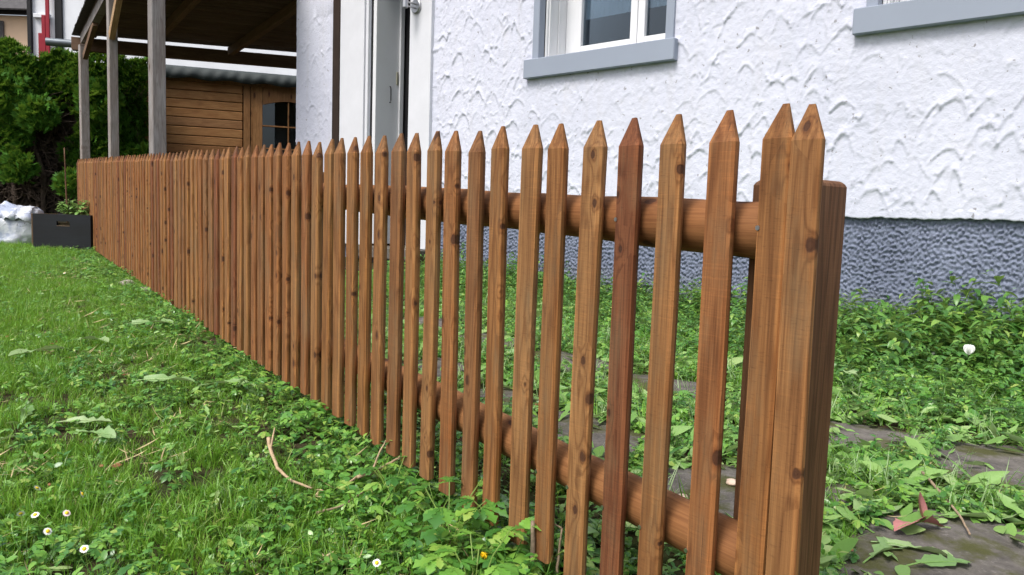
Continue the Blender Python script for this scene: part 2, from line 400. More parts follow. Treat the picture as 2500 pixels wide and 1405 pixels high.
FL = [  # in fence coordinates (along, behind)
    [(.98, 1.55), (1.02, 1.86), (.68, 2.08), (.62, 1.83), (.74, 1.52)],
    [(.60, 1.80), (.62, 2.06), (.38, 2.30), (.02, 2.16), (.10, 1.64), (.40, 1.56)],
    [(.34, .92), (.36, 1.16), (.22, 1.30), (-.02, 1.34), (-.30, 1.30), (-.34, .72), (-.02, .55), (.22, .6)],
    [(.60, 1.12), (.53, 1.21), (.42, 1.14), (.48, 1.0), (.56, 1.04)],
    [(2.66, 1.27), (2.62, 1.62), (2.22, 1.78), (2.10, 1.74), (2.08, 1.38), (2.36, 1.28)],
    [(2.05, 1.38), (2.07, 1.74), (1.60, 1.92), (1.46, 1.60), (1.72, 1.44)],
    [(2.10, .62), (2.05, .92), (1.74, .98), (1.70, .66)],
    [(.92, .62), (.90, 1.0), (.66, 1.06), (.46, .80), (.50, .56)],
    [(1.42, 1.62), (1.40, 1.9), (1.06, 1.98), (1.04, 1.6)],
    [(1.60, .60), (1.62, .95), (1.10, 1.0), (1.02, .6)],
    [(2.72, 1.3), (3.2, 1.2), (3.24, 1.6), (2.7, 1.66)],
    [(2.2, .6), (2.7, .62), (2.66, .95), (2.2, .95)],
    [(-.06, 1.62), (-.1, 2.2), (-.62, 2.2), (-.6, 1.6)],
    [(3.3, 1.2), (3.9, 1.15), (3.9, 1.55), (3.32, 1.6)],
]
for poly in FL: flag([XY(a, b) for a, b in poly])

# ------------------------------------------------------------------ picket fence
FRZ = math.atan2(-D[1], -D[0])           # local +x runs towards the near end, local +y behind the fence
fence = tag(empty('picket_fence', G(*XY(0, 0)), 0), 'long brown picket fence of pointed half-round pickets running away across the lawn', 'fence')
FO = fence.location.copy()
def floc(a, b, z): x, y = XY(a, b); return Vector((x, y, z))-FO
def picket_mesh(k):
    r = random.Random(k)
    w = .0276*r.uniform(.96, 1.05)
    prof = [(-.85*w, -.018), (.85*w, -.018), (w, -.0130), (.97*w, -.004), (.72*w, .008), (.3*w, .0135), (-.3*w, .0135), (-.72*w, .008), (-.97*w, -.004), (-w, -.0130)]
    vs = []; fs = []; n = len(prof)
    zs = [0, .16, .33, .5, .66, .82, .944]
    ax, ph = r.uniform(-.003, .003), r.uniform(0, 6)
    for z in zs:
        dx = ax*math.sin(z*4.5+ph)
        q = 1+r.uniform(-.018, .018)
        for x, y in prof: vs.append((x*q+dx, y*(q if y > 0 else 1), z))
    tx = vs[-n][0]*0+ax*math.sin(.944*4.5+ph)+r.uniform(-.003, .003)
    for x, y in prof: vs.append((tx+x*.2, .003+(y+.002)*.25, 1.0+r.uniform(-.0006, .0006)))
    R = len(zs)+1
    for i in range(R-1):
        for j in range(n): fs.append((i*n+j, i*n+(j+1) % n, (i+1)*n+(j+1) % n, (i+1)*n+j))
    fs.append(tuple(range(n))[::-1]); fs.append(tuple((R-1)*n+j for j in range(n)))
    return meshdata('picket', vs, fs, 'picket')
PM = [picket_mesh(k) for k in range(10)]
tipsA = [-.0585, .0, .111, .229, .337, .454, .567, .668, .792, .898, 1.016, 1.130, 1.242, 1.350, 1.470, 1.578, 1.691, 1.805, 1.912, 2.025]
a = tipsA[-1]; jr = random.Random(5)
while a < 10.15:
    a += .1130; tipsA.append(a+jr.uniform(-.005, .005))
TONE = [(.298, .138, .048), (.312, .152, .057), (.285, .122, .045), (.205, .078, .034), (.318, .162, .063), (.298, .130, .046), (.248, .118, .048), (.305, .145, .050)]
NEAR = [1, 0, 2, 1, 3, 4, 0, 4, 0, 6, 5, 4, 1, 6, 1, 7, 0, 1, 7, 4, 2]
for i, a in enumerate(tipsA):
    z = .035+.0361*a+jr.uniform(-.004, .004)
    o = link('picket', PM[jr.randrange(len(PM))], fence, floc(a, 0, z), (jr.uniform(-.004, .004), jr.uniform(-.006, .006), FRZ+jr.uniform(-.05, .05)))
    o.scale = (jr.uniform(.95, 1.06), 1, 1+jr.uniform(-.003, .003))
    o.color = (*TONE[NEAR[i] if i < len(NEAR) else jr.randrange(len(TONE))], 1)
    if i in (0, 1): o.scale = (1, 1, 1); o.rotation_euler = (0, (-.0015, .002)[i], FRZ+(.012, -.012)[i]); o.location += Vector((0, 0, (-.004, .001)[i]))
    if 1 <= i <= 6:                                # screw heads that show on the nearest pickets
        for zz, dx in ((.80, -.022), (.205, -.024)):
            if (i, zz) in ((1, .80), (2, .205), (3, .205), (4, .205), (5, .205), (6, .205), (4, .80)):
                s = MB().tube([(dx, -.0165, zz), (dx, -.0195, zz)], .0042, 10).build('screw', 'steel', o)
def rail_sec(a0, a1, h):
    pts = []; rads = []; m = 26
    mid = (a0+a1)/2
    for k in range(m):
        a = a0+(a1-a0)*k/(m-1); x, y = XY(a, .066); mx, my = XY(mid, .066)
        pts.append(Vector((math.hypot(x-mx, y-my)*(1 if a < mid else -1), 0, .0361*(a-mid)))); rads.append(.0495+.0022*math.sin(a*5+h*9)+.0012*math.sin(a*17+h*3)+random.uniform(-.0006, .0006))
    o = MB().tube(pts, rads, 28).build('rail', 'rail', fence, smooth=True)
    o.location = floc(mid, .066, .035+.0361*mid+h); o.rotation_euler = (0, 0, FRZ)
for a0, a1 in ((.03, 2.40), (2.405, 4.65), (4.655, 6.9), (6.905, 9.1), (9.105, 10.2)):
    rail_sec(a0, a1, .795); rail_sec(a0, a1, .205)
def fpost(a, top):
    mb = MB(); s = .058 if a < .5 else .052; zb = -.35
    x0, x1, y0, y1 = -s, s, -.06, .06; c = .008
    mb.hexa([(x0, y0, zb), (x1, y0, zb), (x1, y1, zb), (x0, y1, zb), (x0, y0, top-c), (x1, y0, top-c), (x1, y1, top-c), (x0, y1, top-c)])
    mb.add([(x0, y0, top-c), (x1, y0, top-c), (x1, y1, top-c), (x0, y1, top-c), (x0+c, y0+c, top), (x1-c, y0+c, top), (x1-c, y1-c, top), (x0+c, y1-c, top)],
           [(4, 5, 6, 7), (0, 1, 5, 4), (1, 2, 6, 5), (2, 3, 7, 6), (3, 0, 4, 7)])
    mb.f = [f for i, f in enumerate(mb.f) if i != 1]
    me = mb.data('post', 'post'); bm = bmesh.new(); bm.from_mesh(me); bmesh.ops.remove_doubles(bm, verts=bm.verts, dist=1e-4)
    bmesh.ops.bevel(bm, geom=[e for e in bm.edges], offset=.003, segments=1, affect='EDGES'); bm.to_mesh(me); bm.free()
    o = link('post', me, fence, floc(a, .166, .0361*a), (0, 0, FRZ))
for a in (.073, 2.40, 4.65, 6.9, 9.1): fpost(a, .924)

# ------------------------------------------------------------------ the house
house = tag(empty('white_house', W(-3, -3, 0)), 'white house with scalloped trowelled stucco and grey roughcast base', 'house')
HO = house.location.copy()
def hp(o):
    o.parent = house; o.location = Vector(o.location)-HO; return o
PL = .935     # top of the plinth
def grid_sheet(name, ss, zs, hgt, mat, holes=()):
    """a sheet in the wall plane, pushed outwards by hgt"""
    S, Zz = np.meshgrid(ss, zs)
    P = W0[None, None, :]+S[..., None]*WD+hgt[..., None]*WN
    if name == 'wall': Zz = Zz+np.where(Zz < PL+.05, (vnoise(S, S*0, 9, 4)-.5)*.022+(vnoise(S, S*0, 33, 5)-.5)*.010, 0)
    vs = np.concatenate([P, Zz[..., None]], -1).reshape(-1, 3)-np.array(HO)
    n, m = len(ss), len(zs); idx = np.arange(n*m).reshape(m, n)
    f = np.stack([idx[:-1, :-1], idx[:-1, 1:], idx[1:, 1:], idx[1:, :-1]], -1)
    cs = (S[:-1, :-1]+S[1:, 1:])/2; cz = (Zz[:-1, :-1]+Zz[1:, 1:])/2
    keep = np.ones(cs.shape, bool)
    for s0, s1, z0, z1 in holes: keep &= ~((cs > s0) & (cs < s1) & (cz > z0) & (cz < z1))
    me = bpy.data.meshes.new(name); me.from_pydata(vs.tolist(), [], f[keep].tolist()); me.materials.append(M[mat])
    me.polygons.foreach_set('use_smooth', [True]*len(me.polygons)); return link(name, me, house)
def cumul(parts):
    a = [parts[0][0]]
    for lo, hi, st in parts:
        k = max(1, round((hi-lo)/st)); a += list(lo+(hi-lo)*np.arange(1, k+1)/k)
    return np.array(a)
ss = cumul([(-7.9, -7.0, .015), (-7.0, -5.1, .05), (-5.1, 1.3, .0105), (1.3, 7, .12)])
zs = np.concatenate([[PL-.004], cumul([(PL-.008, 3.35, .0105), (3.35, 5.9, .15)])])
H = np.zeros((len(zs), len(ss)))
rs = random.Random(3)
strokes = []
for k in range(4400):
    s0, z0 = rs.uniform(-8.1, 1.7), rs.uniform(.95, 3.6)
    strokes.append((s0, z0, rs.uniform(.05, .115), rs.uniform(.16, .40), rs.uniform(-.2, .4), rs.uniform(.005, .014)))
for k in range(4200):
    strokes.append((rs.uniform(-8.1, 1.7), rs.uniform(.95, 3.6), rs.uniform(.022, .055), rs.uniform(.07, .17), rs.uniform(-.4, .5), rs.uniform(.003, .0075)))
rs.shuffle(strokes)
smoothm = lambda x: np.clip(x, 0, 1)**2*(3-2*np.clip(x, 0, 1))
for s0, z0, w_, L, tilt, dep in strokes:
    calm = vnoise(s0, z0, .9, 21)
    under = (z0 < 2.2 and z0 > 1.75 and (-3.9 < s0 < -2.1 or s0 > -.75))
    if under: dep *= .45
    if calm > .72 and rs.random() < .6: continue
    i0, i1 = np.searchsorted(ss, [s0-w_*1.6-L*.5, s0+w_*1.6+L*.5]); j0, j1 = np.searchsorted(zs, [z0-L*1.05, z0+.05])
    if i1-i0 < 2 or j1-j0 < 2: continue
    S, Zz = np.meshgrid(ss[i0:i1], zs[j0:j1]); h = H[j0:j1, i0:i1]
    wob = (vnoise(S, Zz, 24, 5)-.5)*.30
    v = (z0-Zz)/L; u = (S-s0+tilt*(z0-Zz))/w_*(1+.15*wob)
    t = v-.42*np.abs(u)**1.7+wob*.30
    ins = (np.abs(u) < 1) & (t > 0) & (t < 1)
    newh = -dep*(1-smoothm(t*1.15))*(1-.35*u**2)
    keepw = smoothm((t-.35)/.6)*.9
    hh = np.where(ins, newh*(1-keepw)+h*keepw, h)
    ridge = np.where(t > 0, np.exp(-(t/.045)**2), np.exp(-(t/.15)**2))*(np.abs(u) < 1.05)*(1-.45*np.abs(u))
    side = np.exp(-((np.abs(u)-1)/.11)**2)*(t > 0)*np.clip(1-t*1.3, 0, 1)
    bl = .25+1.0*vnoise(S, Zz, 14, 8)+.7*vnoise(S, Zz, 42, 9)
    hh = hh+dep*bl*np.maximum(ridge*.95, side*.75)
    H[j0:j1, i0:i1] = np.clip(hh, -.020, .020)
S, Zz = np.meshgrid(ss, zs)
H += (vnoise(S, Zz, 22, 1)-.5)*.004+(vnoise(S, Zz, 55, 2)-.5)*.004+(vnoise(S, Zz, 2.2, 6)-.5)*.012
H[Zz > 3.34] *= .3
H *= np.where(S < -5.15, .38, .64)
H[0, :] = -.06                         # the lower edge turns in over the plinth
H[1, :] = H[3, :]; H[2, :] = H[3, :]
WIN1 = (-3.66, -2.255, 2.36, 4.15); WIN2 = (-.57, .90, 2.37, 4.15); DOOR = (-6.28, -5.54, .40, 3.75)
grid_sheet('wall', ss, zs, H+.02, 'stucco', [WIN1, WIN2, DOOR])
# plinth: coarse roughcast
sp = cumul([(-7.9, -5.6, .1), (-5.6, 1.3, .0085), (1.3, 7, .12)]); zp = cumul([(-.25, .05, .1), (.05, PL+.012, .0085)])
R0 = RNG.standard_normal((len(zp), len(sp)))
FT = np.fft.fft2(R0); ky = np.fft.fftfreq(len(zp), .0085)[:, None]; kx = np.fft.fftfreq(len(sp), .0085)[None, :]
kk = np.sqrt((kx*.85)**2+(ky*1.25)**2); filt = np.exp(-((kk-33)/20)**2)*(kk > 0)+.12*np.exp(-(kk/6)**2)
PH = np.real(np.fft.ifft2(FT*filt)); PH = PH/PH.std()
PH = np.clip(PH, -1.6, 2.4)*.0078
PH[-1, :] = -.03
grid_sheet('plinth', sp, zp, PH-.022, 'plinth', [(-6.28, -5.54, .40, 2)])
# closing walls, floor slab and roof, so that the rooms behind the glass are dark
def hwall(s0, s1, n0, n1, z0, z1, name='wall', mat='farwhite'): return hp(wbox(name, mat, None, s0, s1, n0, n1, z0, z1, 0))
hwall(-7.9, -7.6, -7.4, -.012, 0, 5.9); hwall(6.7, 7.0, -7.4, -.05, 0, 5.9); hwall(-7.6, 6.7, -7.7, -7.4, 0, 5.9)
hwall(-7.6, 6.7, -7.4, -.06, .2, .38, 'floor_slab', 'room'); hwall(-7.6, 6.7, -2.7, -2.5, .38, 5.3, 'partition', 'room')
hwall(-4.4, -4.2, -2.5, -.42, .38, 5.3, 'partition', 'room')
hp(wbox('roof', 'rooftile', None, -8.3, 7.4, -8.1, .75, 5.905, 6.1, .02))
def window(op, frame_s, name):
    s0, s1, z0, z1 = op
    wn = empty('window', W(s0, 0, z0)-HO, 0, house)
    def b(nm, mat, a0, a1, n0, n1, zz0, zz1, bev=.004):
        o = wbox(nm, mat, None, a0, a1, n0, n1, zz0, zz1, bev); o.parent = wn; o.location = Vector(o.location)-HO-Vector(wn.location); return o
    # grey metal surround and sill
    b('surround', 'sillgrey', s0-.075, s0+.004, -.05, .040, z0+.028, z1+.07); b('surround', 'sillgrey', s1-.004, s1+.075, -.05, .040, z0+.028, z1+.07)
    b('surround', 'sillgrey', s0+.006, s1-.006, -.05, .038, z1, z1+.07)
    b('sill', 'sillgrey', s0-.145, s1+.115, -.04, .085, z0-.155, z0+.025, .006)
    b('inner_sill', 'white', s0+.03, s1-.03, -.36, -.045, z0-.05, z0+.015)
    # white reveal on both sides, with the ribs of the shutter guide
    b('reveal', 'white', s0+.006, s0+.030, -.40, -.052, z0+.016, z1); b('reveal', 'white', s1-.030, s1-.006, -.40, -.052, z0+.016, z1)
    b('guide_rib', 'white', s0+.031, s0+.046, -.10, -.070, z0+.016, z1); b('guide_rib', 'white', s0+.031, s0+.043, -.235, -.215, z0+.016, z1)
    b('reveal', 'white', s0+.032, s1-.032, -.40, -.052, z1-.03, z1-.004)
    # fixed frame, two sashes, panes
    f0, f1 = s0+.032, s1-.032
    b('frame', 'white', f0, f0+.12, -.41, -.345, z0+.017, z1-.032); b('frame', 'white', f1-.07, f1, -.41, -.345, z0+.017, z1-.032)
    b('frame', 'white', f0+.121, f1-.071, -.41, -.345, z0+.017, z0+.10)
    m = frame_s
    for (q0, q1) in ((f0+.124, m-.003), (m+.003, f1-.074)):
        b('sash', 'white', q0, q0+.075, -.40, -.325, z0+.105, z1-.034); b('sash', 'white', q1-.075, q1, -.40, -.325, z0+.105, z1-.034)
        b('sash', 'white', q0+.076, q1-.076, -.40, -.326, z0+.105, z0+.185)
        b('pane', 'glass', q0+.070, q1-.070, -.372, -.366, z0+.18, z1-.034, 0)
        # curtain: hangs in soft folds inside the pane
        mb = MB(); k = 40; vs = []; fs = []
        for i in range(k+1):
            x = q0+(q1-q0)*i/k; yy = .012*math.sin(i*1.1)+.006*math.sin(i*2.7)
            zb = z0+.46+.005*math.sin(i*1.1)
            for zz in (zb, zb+.25, z1-.1): vs.append((x, yy, zz))
        for i in range(k):
            for j in range(2): fs.append((i*3+j, (i+1)*3+j, (i+1)*3+j+1, i*3+j+1))
        c = link('curtain', meshdata('curtain', [(v[0]-(q0+q1)/2, v[1], v[2]-z0) for v in vs], fs, 'curtain', True), wn)
        c.location = W((q0+q1)/2, -.425, z0)-HO-Vector(wn.location); c.rotation_euler = (0, 0, WRZ)
window(WIN1, -2.78, 'w1'); window(WIN2, .22, 'w2')
# door: painted surround, deep reveal with the open leaf, dark glazed inner door
dr = empty('door', W(-5.9, 0, .45)-HO, 0, house)
def db(nm, mat, a0, a1, n0, n1, z0, z1, bev=.004):
    o = wbox(nm, mat, None, a0, a1, n0, n1, z0, z1, bev); o.parent = dr; o.location = Vector(o.location)-HO-Vector(dr.location); return o
db('surround', 'whitetrim', -5.545, -5.185, -.06, .060, .46, 3.9); db('surround', 'whitetrim', -6.84, -6.36, -.06, .075, .46, 3.9)
db('surround', 'whitetrim', -6.355, -6.305, -.06, .055, .46, 3.9); db('surround', 'whitetrim', -6.30, -5.55, -.06, .055, 3.7, 3.9)
db('gap_shade', 'dark', -6.30, -6.278, -.30, .010, .46, 3.7, 0)  # near-black strip paints the shade in the gap beside the leaf
db('leaf', 'white', -6.276, -6.215, -.40, .004, .48, 3.68); db('leaf_edge', 'white', -6.214, -6.185, -.405, -.345, .48, 3.68)
db('dark_interior', 'dark', -6.30, -5.55, -.50, -.44, .46, 3.7, 0)  # near-black sheet stands in for the unlit interior behind the pane
db('pane', 'glass', -6.10, -5.60, -.438, -.432, .6, 3.6, 0); db('glazing_bar', 'sillgrey', -6.075, -6.05, -.43, -.40, .48, 3.68)
db('hinge', 'brass', -6.213, -6.200, -.335, -.305, 2.42, 2.58)
lc = W(-6.207, -.205, 2.20)
o = MB().tube([(0, 0, 0), (.010, 0, -.004), (.022, 0, .0), (.024, 0, .02), (.022, 0, .16), (.012, 0, .185), (0, 0, .19)], .006, 8).build('latch_handle', 'dark', dr); o.location = lc-HO-Vector(dr.location); o.rotation_euler = (0, 0, WRZ)
db('threshold', 'stone', -6.5, -5.19, -.40, .16, .32, .455, .01)
hp(wbox('dark_board', 'darkboard', None, -6.985, -6.845, .03, .085, .5, 5.2))
# wall lamp on the surround: round back plate, two arms, cylinder
lamp = tag(empty('wall_lamp', W(-5.43, .062, 3.15)), 'brushed steel wall lamp with round back plate beside the house door', 'lamp')
def lp(mb, nm, mat='steel'):
    o = mb.build(nm, mat, lamp, smooth=False); o.rotation_euler = (0, 0, WRZ); return o
lp(MB().tube([(0, 0, 0), (0, -.018, 0), (0, -.026, 0)], [.078, .078, .070], 36), 'back_plate')
for dz in (-.022, .022): lp(MB().tube([(0, -.02, dz), (0, -.13, dz)], .0085, 12), 'arm')
lp(MB().tube([(0, -.165, -.05), (0, -.165, -.045), (0, -.165, .05)], [.03, .034, .034], 24), 'socket_cup')
lp(MB().tube([(0, -.165, .052), (0, -.165, .055), (0, -.165, .27), (0, -.165, .275)], [.046, .05, .05, .044], 28), 'lamp_head')

# ------------------------------------------------------------------ open shelter with grey posts
shel = tag(empty('wooden_shelter', G(-4.16, 8.9)), 'dark open shelter roof carried on weathered grey posts behind the fence', 'shelter')
SO = shel.location.copy()
def sp_(o): o.parent = shel; o.location = Vector(o.location)-SO; return o
def vpost(x, y, wd, top, mat='greywood'):
    z = float(gz(x, y))-.1
    o = MB().box(-wd/2, wd/2, -wd/2, wd/2, 0, top-z).build('post', mat, None, bevel=.008); o.location = (x, y, z); o.rotation_euler = (0, 0, FRZ+.12); return sp_(o)
RS = .028                                    # the roof rises a little towards the near end
A0 = np.array([-8.39, 14.93]); EV = np.array([.948, .318]); ZE = 3.99
def roofz(x, y):
    a, b = AB(x, y); a0, b0 = AB(*A0); return ZE+RS*(a0-a)
vpost(-4.162, 8.895, .150, roofz(-4.16, 8.9)-.16); vpost(-6.133, 11.677, .125, roofz(-6.1, 11.7)-.16); vpost(-8.241, 14.645, .145, roofz(-8.24, 14.6)-.16)
NE = np.array([-3.0, 10.36])                 # by the house corner
nearL = np.array(XY(8.2, .58))
farL = A0-EV*.06; farR = A0+EV*9.0
def rp(xy, up): return Vector((xy[0], xy[1], float(roofz(*xy))+up))
# boards (laid across the rafters), each a part
def lerp2(p, q, t): return p+(q-p)*t
nb = 44
houseBack = NE+np.array([.66542, .74647])*11.4
for i in range(nb):
    t0, t1 = i/nb, (i+1)/nb-.0025
    p0, p1 = lerp2(nearL, farL, t0), lerp2(nearL, farL, t1)
    q0, q1 = lerp2(NE, houseBack, t0), lerp2(NE, houseBack, t1)
    c = (p0+q0)/2; vs = []
    for up in (0, .022):
        for p in (p0, q0, q1, p1): vs.append(rp(p, up+.09+random.uniform(-.003, .003)))
    cv = sum(vs, Vector())/8
    ang = math.atan2(q0[1]-p0[1], q0[0]-p0[0]); rm = Matrix.Rotation(-ang, 3, 'Z')
    o = MB().hexa([rm @ (v-cv) for v in vs]).build('roof_board', 'roofboard', None); o.location = cv; o.rotation_euler = (0, 0, ang); sp_(o)
# rafters parallel to the fence
for u in (1.15, 2.62, 4.1, 5.6):
    e = A0+EV*u-D*.08; s = e-D*5.2*(1 if u < 3 else .6)
    sp_(dbox('rafter', 'rafter', None, rp(s, 0), rp(e, 0), .10, .16))
verge0 = np.array(XY(8.3, .66)); vergeF = A0
sp_(dbox('rafter', 'greywood', None, rp(verge0, -.005), rp(vergeF, -.005), .12, .17))
sp_(dbox('eave_beam', 'rafter', None, rp(A0-EV*.2, -.09), rp(A0+EV*8.2, -.09), .14, .24))
sp_(dbox('brace', 'newwood', None, rp(np.array([-6.10, 11.60]), -.75), rp(np.array([-5.40, 10.62]), -.09), .08, .13))
sp_(dbox('brace', 'rafter', None, rp(np.array([-8.1, 14.45]), -.42), rp(np.array([-7.3, 13.35]), -.09), .08, .12))
# shingles stepping along the verge
nsh = 26
for i in range(nsh):
    t0 = i/nsh; p = lerp2(farL+N*.08, np.array(XY(8.2, .62)), t0); L = .36
    o = MB().box(-.20, .22, -L/2, L/2, 0, .028).build('shingle', 'shingle', None, bevel=.004)
    o.location = rp(p, .118+random.uniform(0, .012)+.01*(i % 2)); o.rotation_euler = (-.10+random.uniform(-.03, .03), random.uniform(-.05, .05), math.atan2(D[1], D[0])-math.pi/2+random.uniform(-.05, .05)); sp_(o)
# roof covering above the boards
vs = [rp(farL, .135), rp(np.array(XY(8.2, .56)), .135), rp(NE-N*.05, .135), rp(houseBack, .135)]
o = MB().hexa([v-vs[0] for v in vs]+[v-vs[0]+Vector((0, 0, .05)) for v in vs]).build('roof_covering', 'shingle', None); o.location = vs[0]; sp_(o)
# gutter under the eave
g0 = rp(A0-EV*.62+D*.20, -.05); g1 = rp(A0+EV*8.0+D*.20, -.08)
o = MB().tube([Vector((0, 0, 0)), (g1-g0)], .075, 20).build('gutter', 'gutter', None, smooth=False); o.location = g0; sp_(o)

# ------------------------------------------------------------------ garden shed behind the shelter
shed = tag(empty('garden_shed', (-8.1, 16.5, float(gz(-8.1, 16.5)))), 'brown log-board garden shed with a small-paned door under the shelter', 'shed')
SHO = shed.location.copy(); SRZ = math.atan2(EV[1], EV[0])
def sb(nm, mat, x0, x1, y0, y1, z0, z1, bev=.006):
    mb = MB().box(-(x1-x0)/2, (x1-x0)/2, -(y1-y0)/2, (y1-y0)/2, -(z1-z0)/2, (z1-z0)/2)
    o = mb.build(nm, mat, shed, bevel=bev)
    c = Vector(((x0+x1)/2, (y0+y1)/2, 0)); c.rotate(Euler((0, 0, SRZ)))
    o.location = c+Vector((0, 0, (z0+z1)/2)); o.rotation_euler = (0, 0, SRZ); return o
nbd = 15; BH = .195
for i in range(nbd):
    z0 = .05+i*BH
    sb('board', 'shed', .02, 2.08, 0, .045, z0, z0+BH-.012, .012)
    sb('corner_log_end', 'shed', -.30 if i % 2 else -.26, -.02, -.02, .06, z0+.01, z0+BH-.02, .02)
    sb('side_board', 'shed', -.14, -.09, .065, 3.0, z0, z0+BH-.012, .012)
sb('corner_post', 'shedtrim', -.085, -.03, -.05, .03, .0, 2.95)
sb('lintel_board', 'shedtrim', -.05, 5.2, -.004, .05, .05+nbd*BH-.008, .05+nbd*BH+.19)
sb('post_trim', 'shedtrim', 2.10, 2.24, -.03,   .05, 0, 2.964); sb('post_trim', 'shedtrim', 2.25, 2.30, -.015,   .05, 0, 2.964)
sb('door_stile', 'shedtrim', 2.302, 2.50, -.025, .04, 0, 2.964); sb('door_stile', 'shedtrim', 3.62, 3.80, -.025, .04, 0, 2.964)
sb('door_rail', 'shedtrim', 2.51, 3.61, -.022, .038, .05, 1.1)
# arched top rail
mb = MB(); k = 14
for i in range(k):
    x0, x1 = 2.51+1.1*i/k, 2.51+1.1*(i+1)/k
    z = lambda x: 2.58+.10*math.sin(math.pi*(x-2.51)/1.1)
    mb.hexa([(x0-3.06, -.03, z(x0)-2.6), (x1-3.06, -.03, z(x1)-2.6), (x1-3.06, .03, z(x1)-2.6), (x0-3.06, .03, z(x0)-2.6), (x0-3.06, -.03, .364), (x1-3.06, -.03, .364), (x1-3.06, .03, .364), (x0-3.06, .03, .364)])
me = mb.data('door_head', 'shedtrim'); bm = bmesh.new(); bm.from_mesh(me); bmesh.ops.remove_doubles(bm, verts=bm.verts, dist=1e-4); bm.to_mesh(me); bm.free()
o = link('door_head', me, shed); c = Vector((3.06, .008, 0)); c.rotate(Euler((0, 0, SRZ))); o.location = c+Vector((0, 0, 2.6)); o.rotation_euler = (0, 0, SRZ)
sb('glazing_bar', 'shedtrim', 3.045, 3.075, -.018, .02, 1.1, 2.66)
for zz in (1.60, 2.10): sb('glazing_bar', 'shedtrim', 2.50, 3.043, -.015, .015, zz, zz+.028, .003); sb('glazing_bar', 'shedtrim', 3.077, 3.62, -.015, .015, zz, zz+.028, .003)
for x0, x1 in ((2.50, 3.045), (3.075, 3.62)):
    for z0, z1 in ((1.1, 1.6), (1.628, 2.1), (2.128, 2.70)): sb('pane', 'glass', x0, x1, .022, .026, z0, z1, 0)
sb('blackout_sheet', 'dark', 2.3, 5.2, .9, .94, 0, 3.15, 0); sb('blackout_sheet', 'dark', -.02, 2.5, .06, .09, 0, 3.14, 0); sb('blackout_sheet', 'dark', 3.82, 5.2, .06, .09, 0, 3.14, 0); sb('floor', 'dark', 2.3, 5.2, .06, .9, 0, .03, 0)  # added near-black sheets keep daylight out of the board gaps and panes
for i in range(nbd): sb('board', 'shed', 3.81, 5.2, 0, .045, .05+i*BH, .05+i*BH+BH-.012, .012)
# roof sheet with a tarpaulin edge hanging in folds
sb('roof', 'foil', -.5, 5.4, -.15, 3.2, 3.16, 3.24)
k = 130; vs = []; fs = []
for i in range(k+1):
    x = -.52+5.9*i/k; f = .008*math.sin(i*1.05+.5*math.sin(i*.23))+.006*math.sin(i*.41)
    for j, (yy, zz) in enumerate(((-.13, 3.25), (-.20, 3.20), (-.215, 3.10), (-.20, 2.99+.02*math.sin(i*.37)))): vs.append((x+j*-.06, yy-f*(j > 0)*(.5+.25*j), zz))
for i in range(k):
    for j in range(3): fs.append((i*4+j, (i+1)*4+j, (i+1)*4+j+1, i*4+j+1))
o = link('tarpaulin_edge', meshdata('tarpaulin_edge', vs, fs, 'tarp', True), shed); o.rotation_euler = (0, 0, SRZ)
md = o.modifiers.new('thick', 'SOLIDIFY'); md.thickness = .006

# ------------------------------------------------------------------ neighbouring houses
nh = tag(empty('white_neighbour_house', (-14, 26, .7)), 'white neighbouring house with red shutters and a dark corner board', 'house')
def bx(parent, nm, mat, c, sx, sy, sz, rz=0, bev=.01):
    o = MB().box(-sx/2, sx/2, -sy/2, sy/2, 0, sz).build(nm, mat, parent, bevel=bev); o.location = Vector(c)-Vector(parent.location); o.rotation_euler = (0, 0, rz); return o
bx(nh, 'wall', 'farwhite', (-10.2, 29.0, .5), 9.8, 8, 9, .10)
bx(nh, 'corner_board', 'dark', (-14.55, 24.53, .5), .22, .12, 9, .10)
bx(nh, 'side_wall', 'farwhite', (-15.05, 24.62, .5), .75, .3, 9, .10); bx(nh, 'downpipe', 'dark', (-15.38, 24.38, .5), .12, .12, 9, .1)
for i, (x, t) in enumerate(((-15.06, 5.55), (-14.94, 6.1), (-14.80, 7.2))): bx(nh, 'shutter', 'red', (x, 24.38-.02*i, 3.5), .115, .05, t-2.9, .10)
bx(nh, 'window_ledge', 'farwhite', (-15.0, 24.40, 6.62), .5, .1, .12, .1)
ch = tag(empty('cream_neighbour_house', (-20.5, 33, .7)), 'cream rendered house with a dark tiled roof beyond the hedge', 'house')
bx(ch, 'wall', 'creamwall', (-22, 34.5, .5), 7.0, 7, 7.75)
bx(ch, 'fascia', 'dark', (-22, 30.75, 8.22), 7.4, .15, .2)
bx(ch, 'gable_cladding', 'rooftile', (-20.72, 30.94, .5), .3, .1, 7.5)
for i in range(10):
    o = bx(ch, 'roof_tile_row', 'rooftile', (-22, 30.5+i*.34, 8.40+i*.2), 7.6, .44, .07); o.rotation_euler = (.53, 0, 0)
bx(ch, 'downpipe', 'dark', (-18.85, 30.6, .5), .12, .12, 7.95)

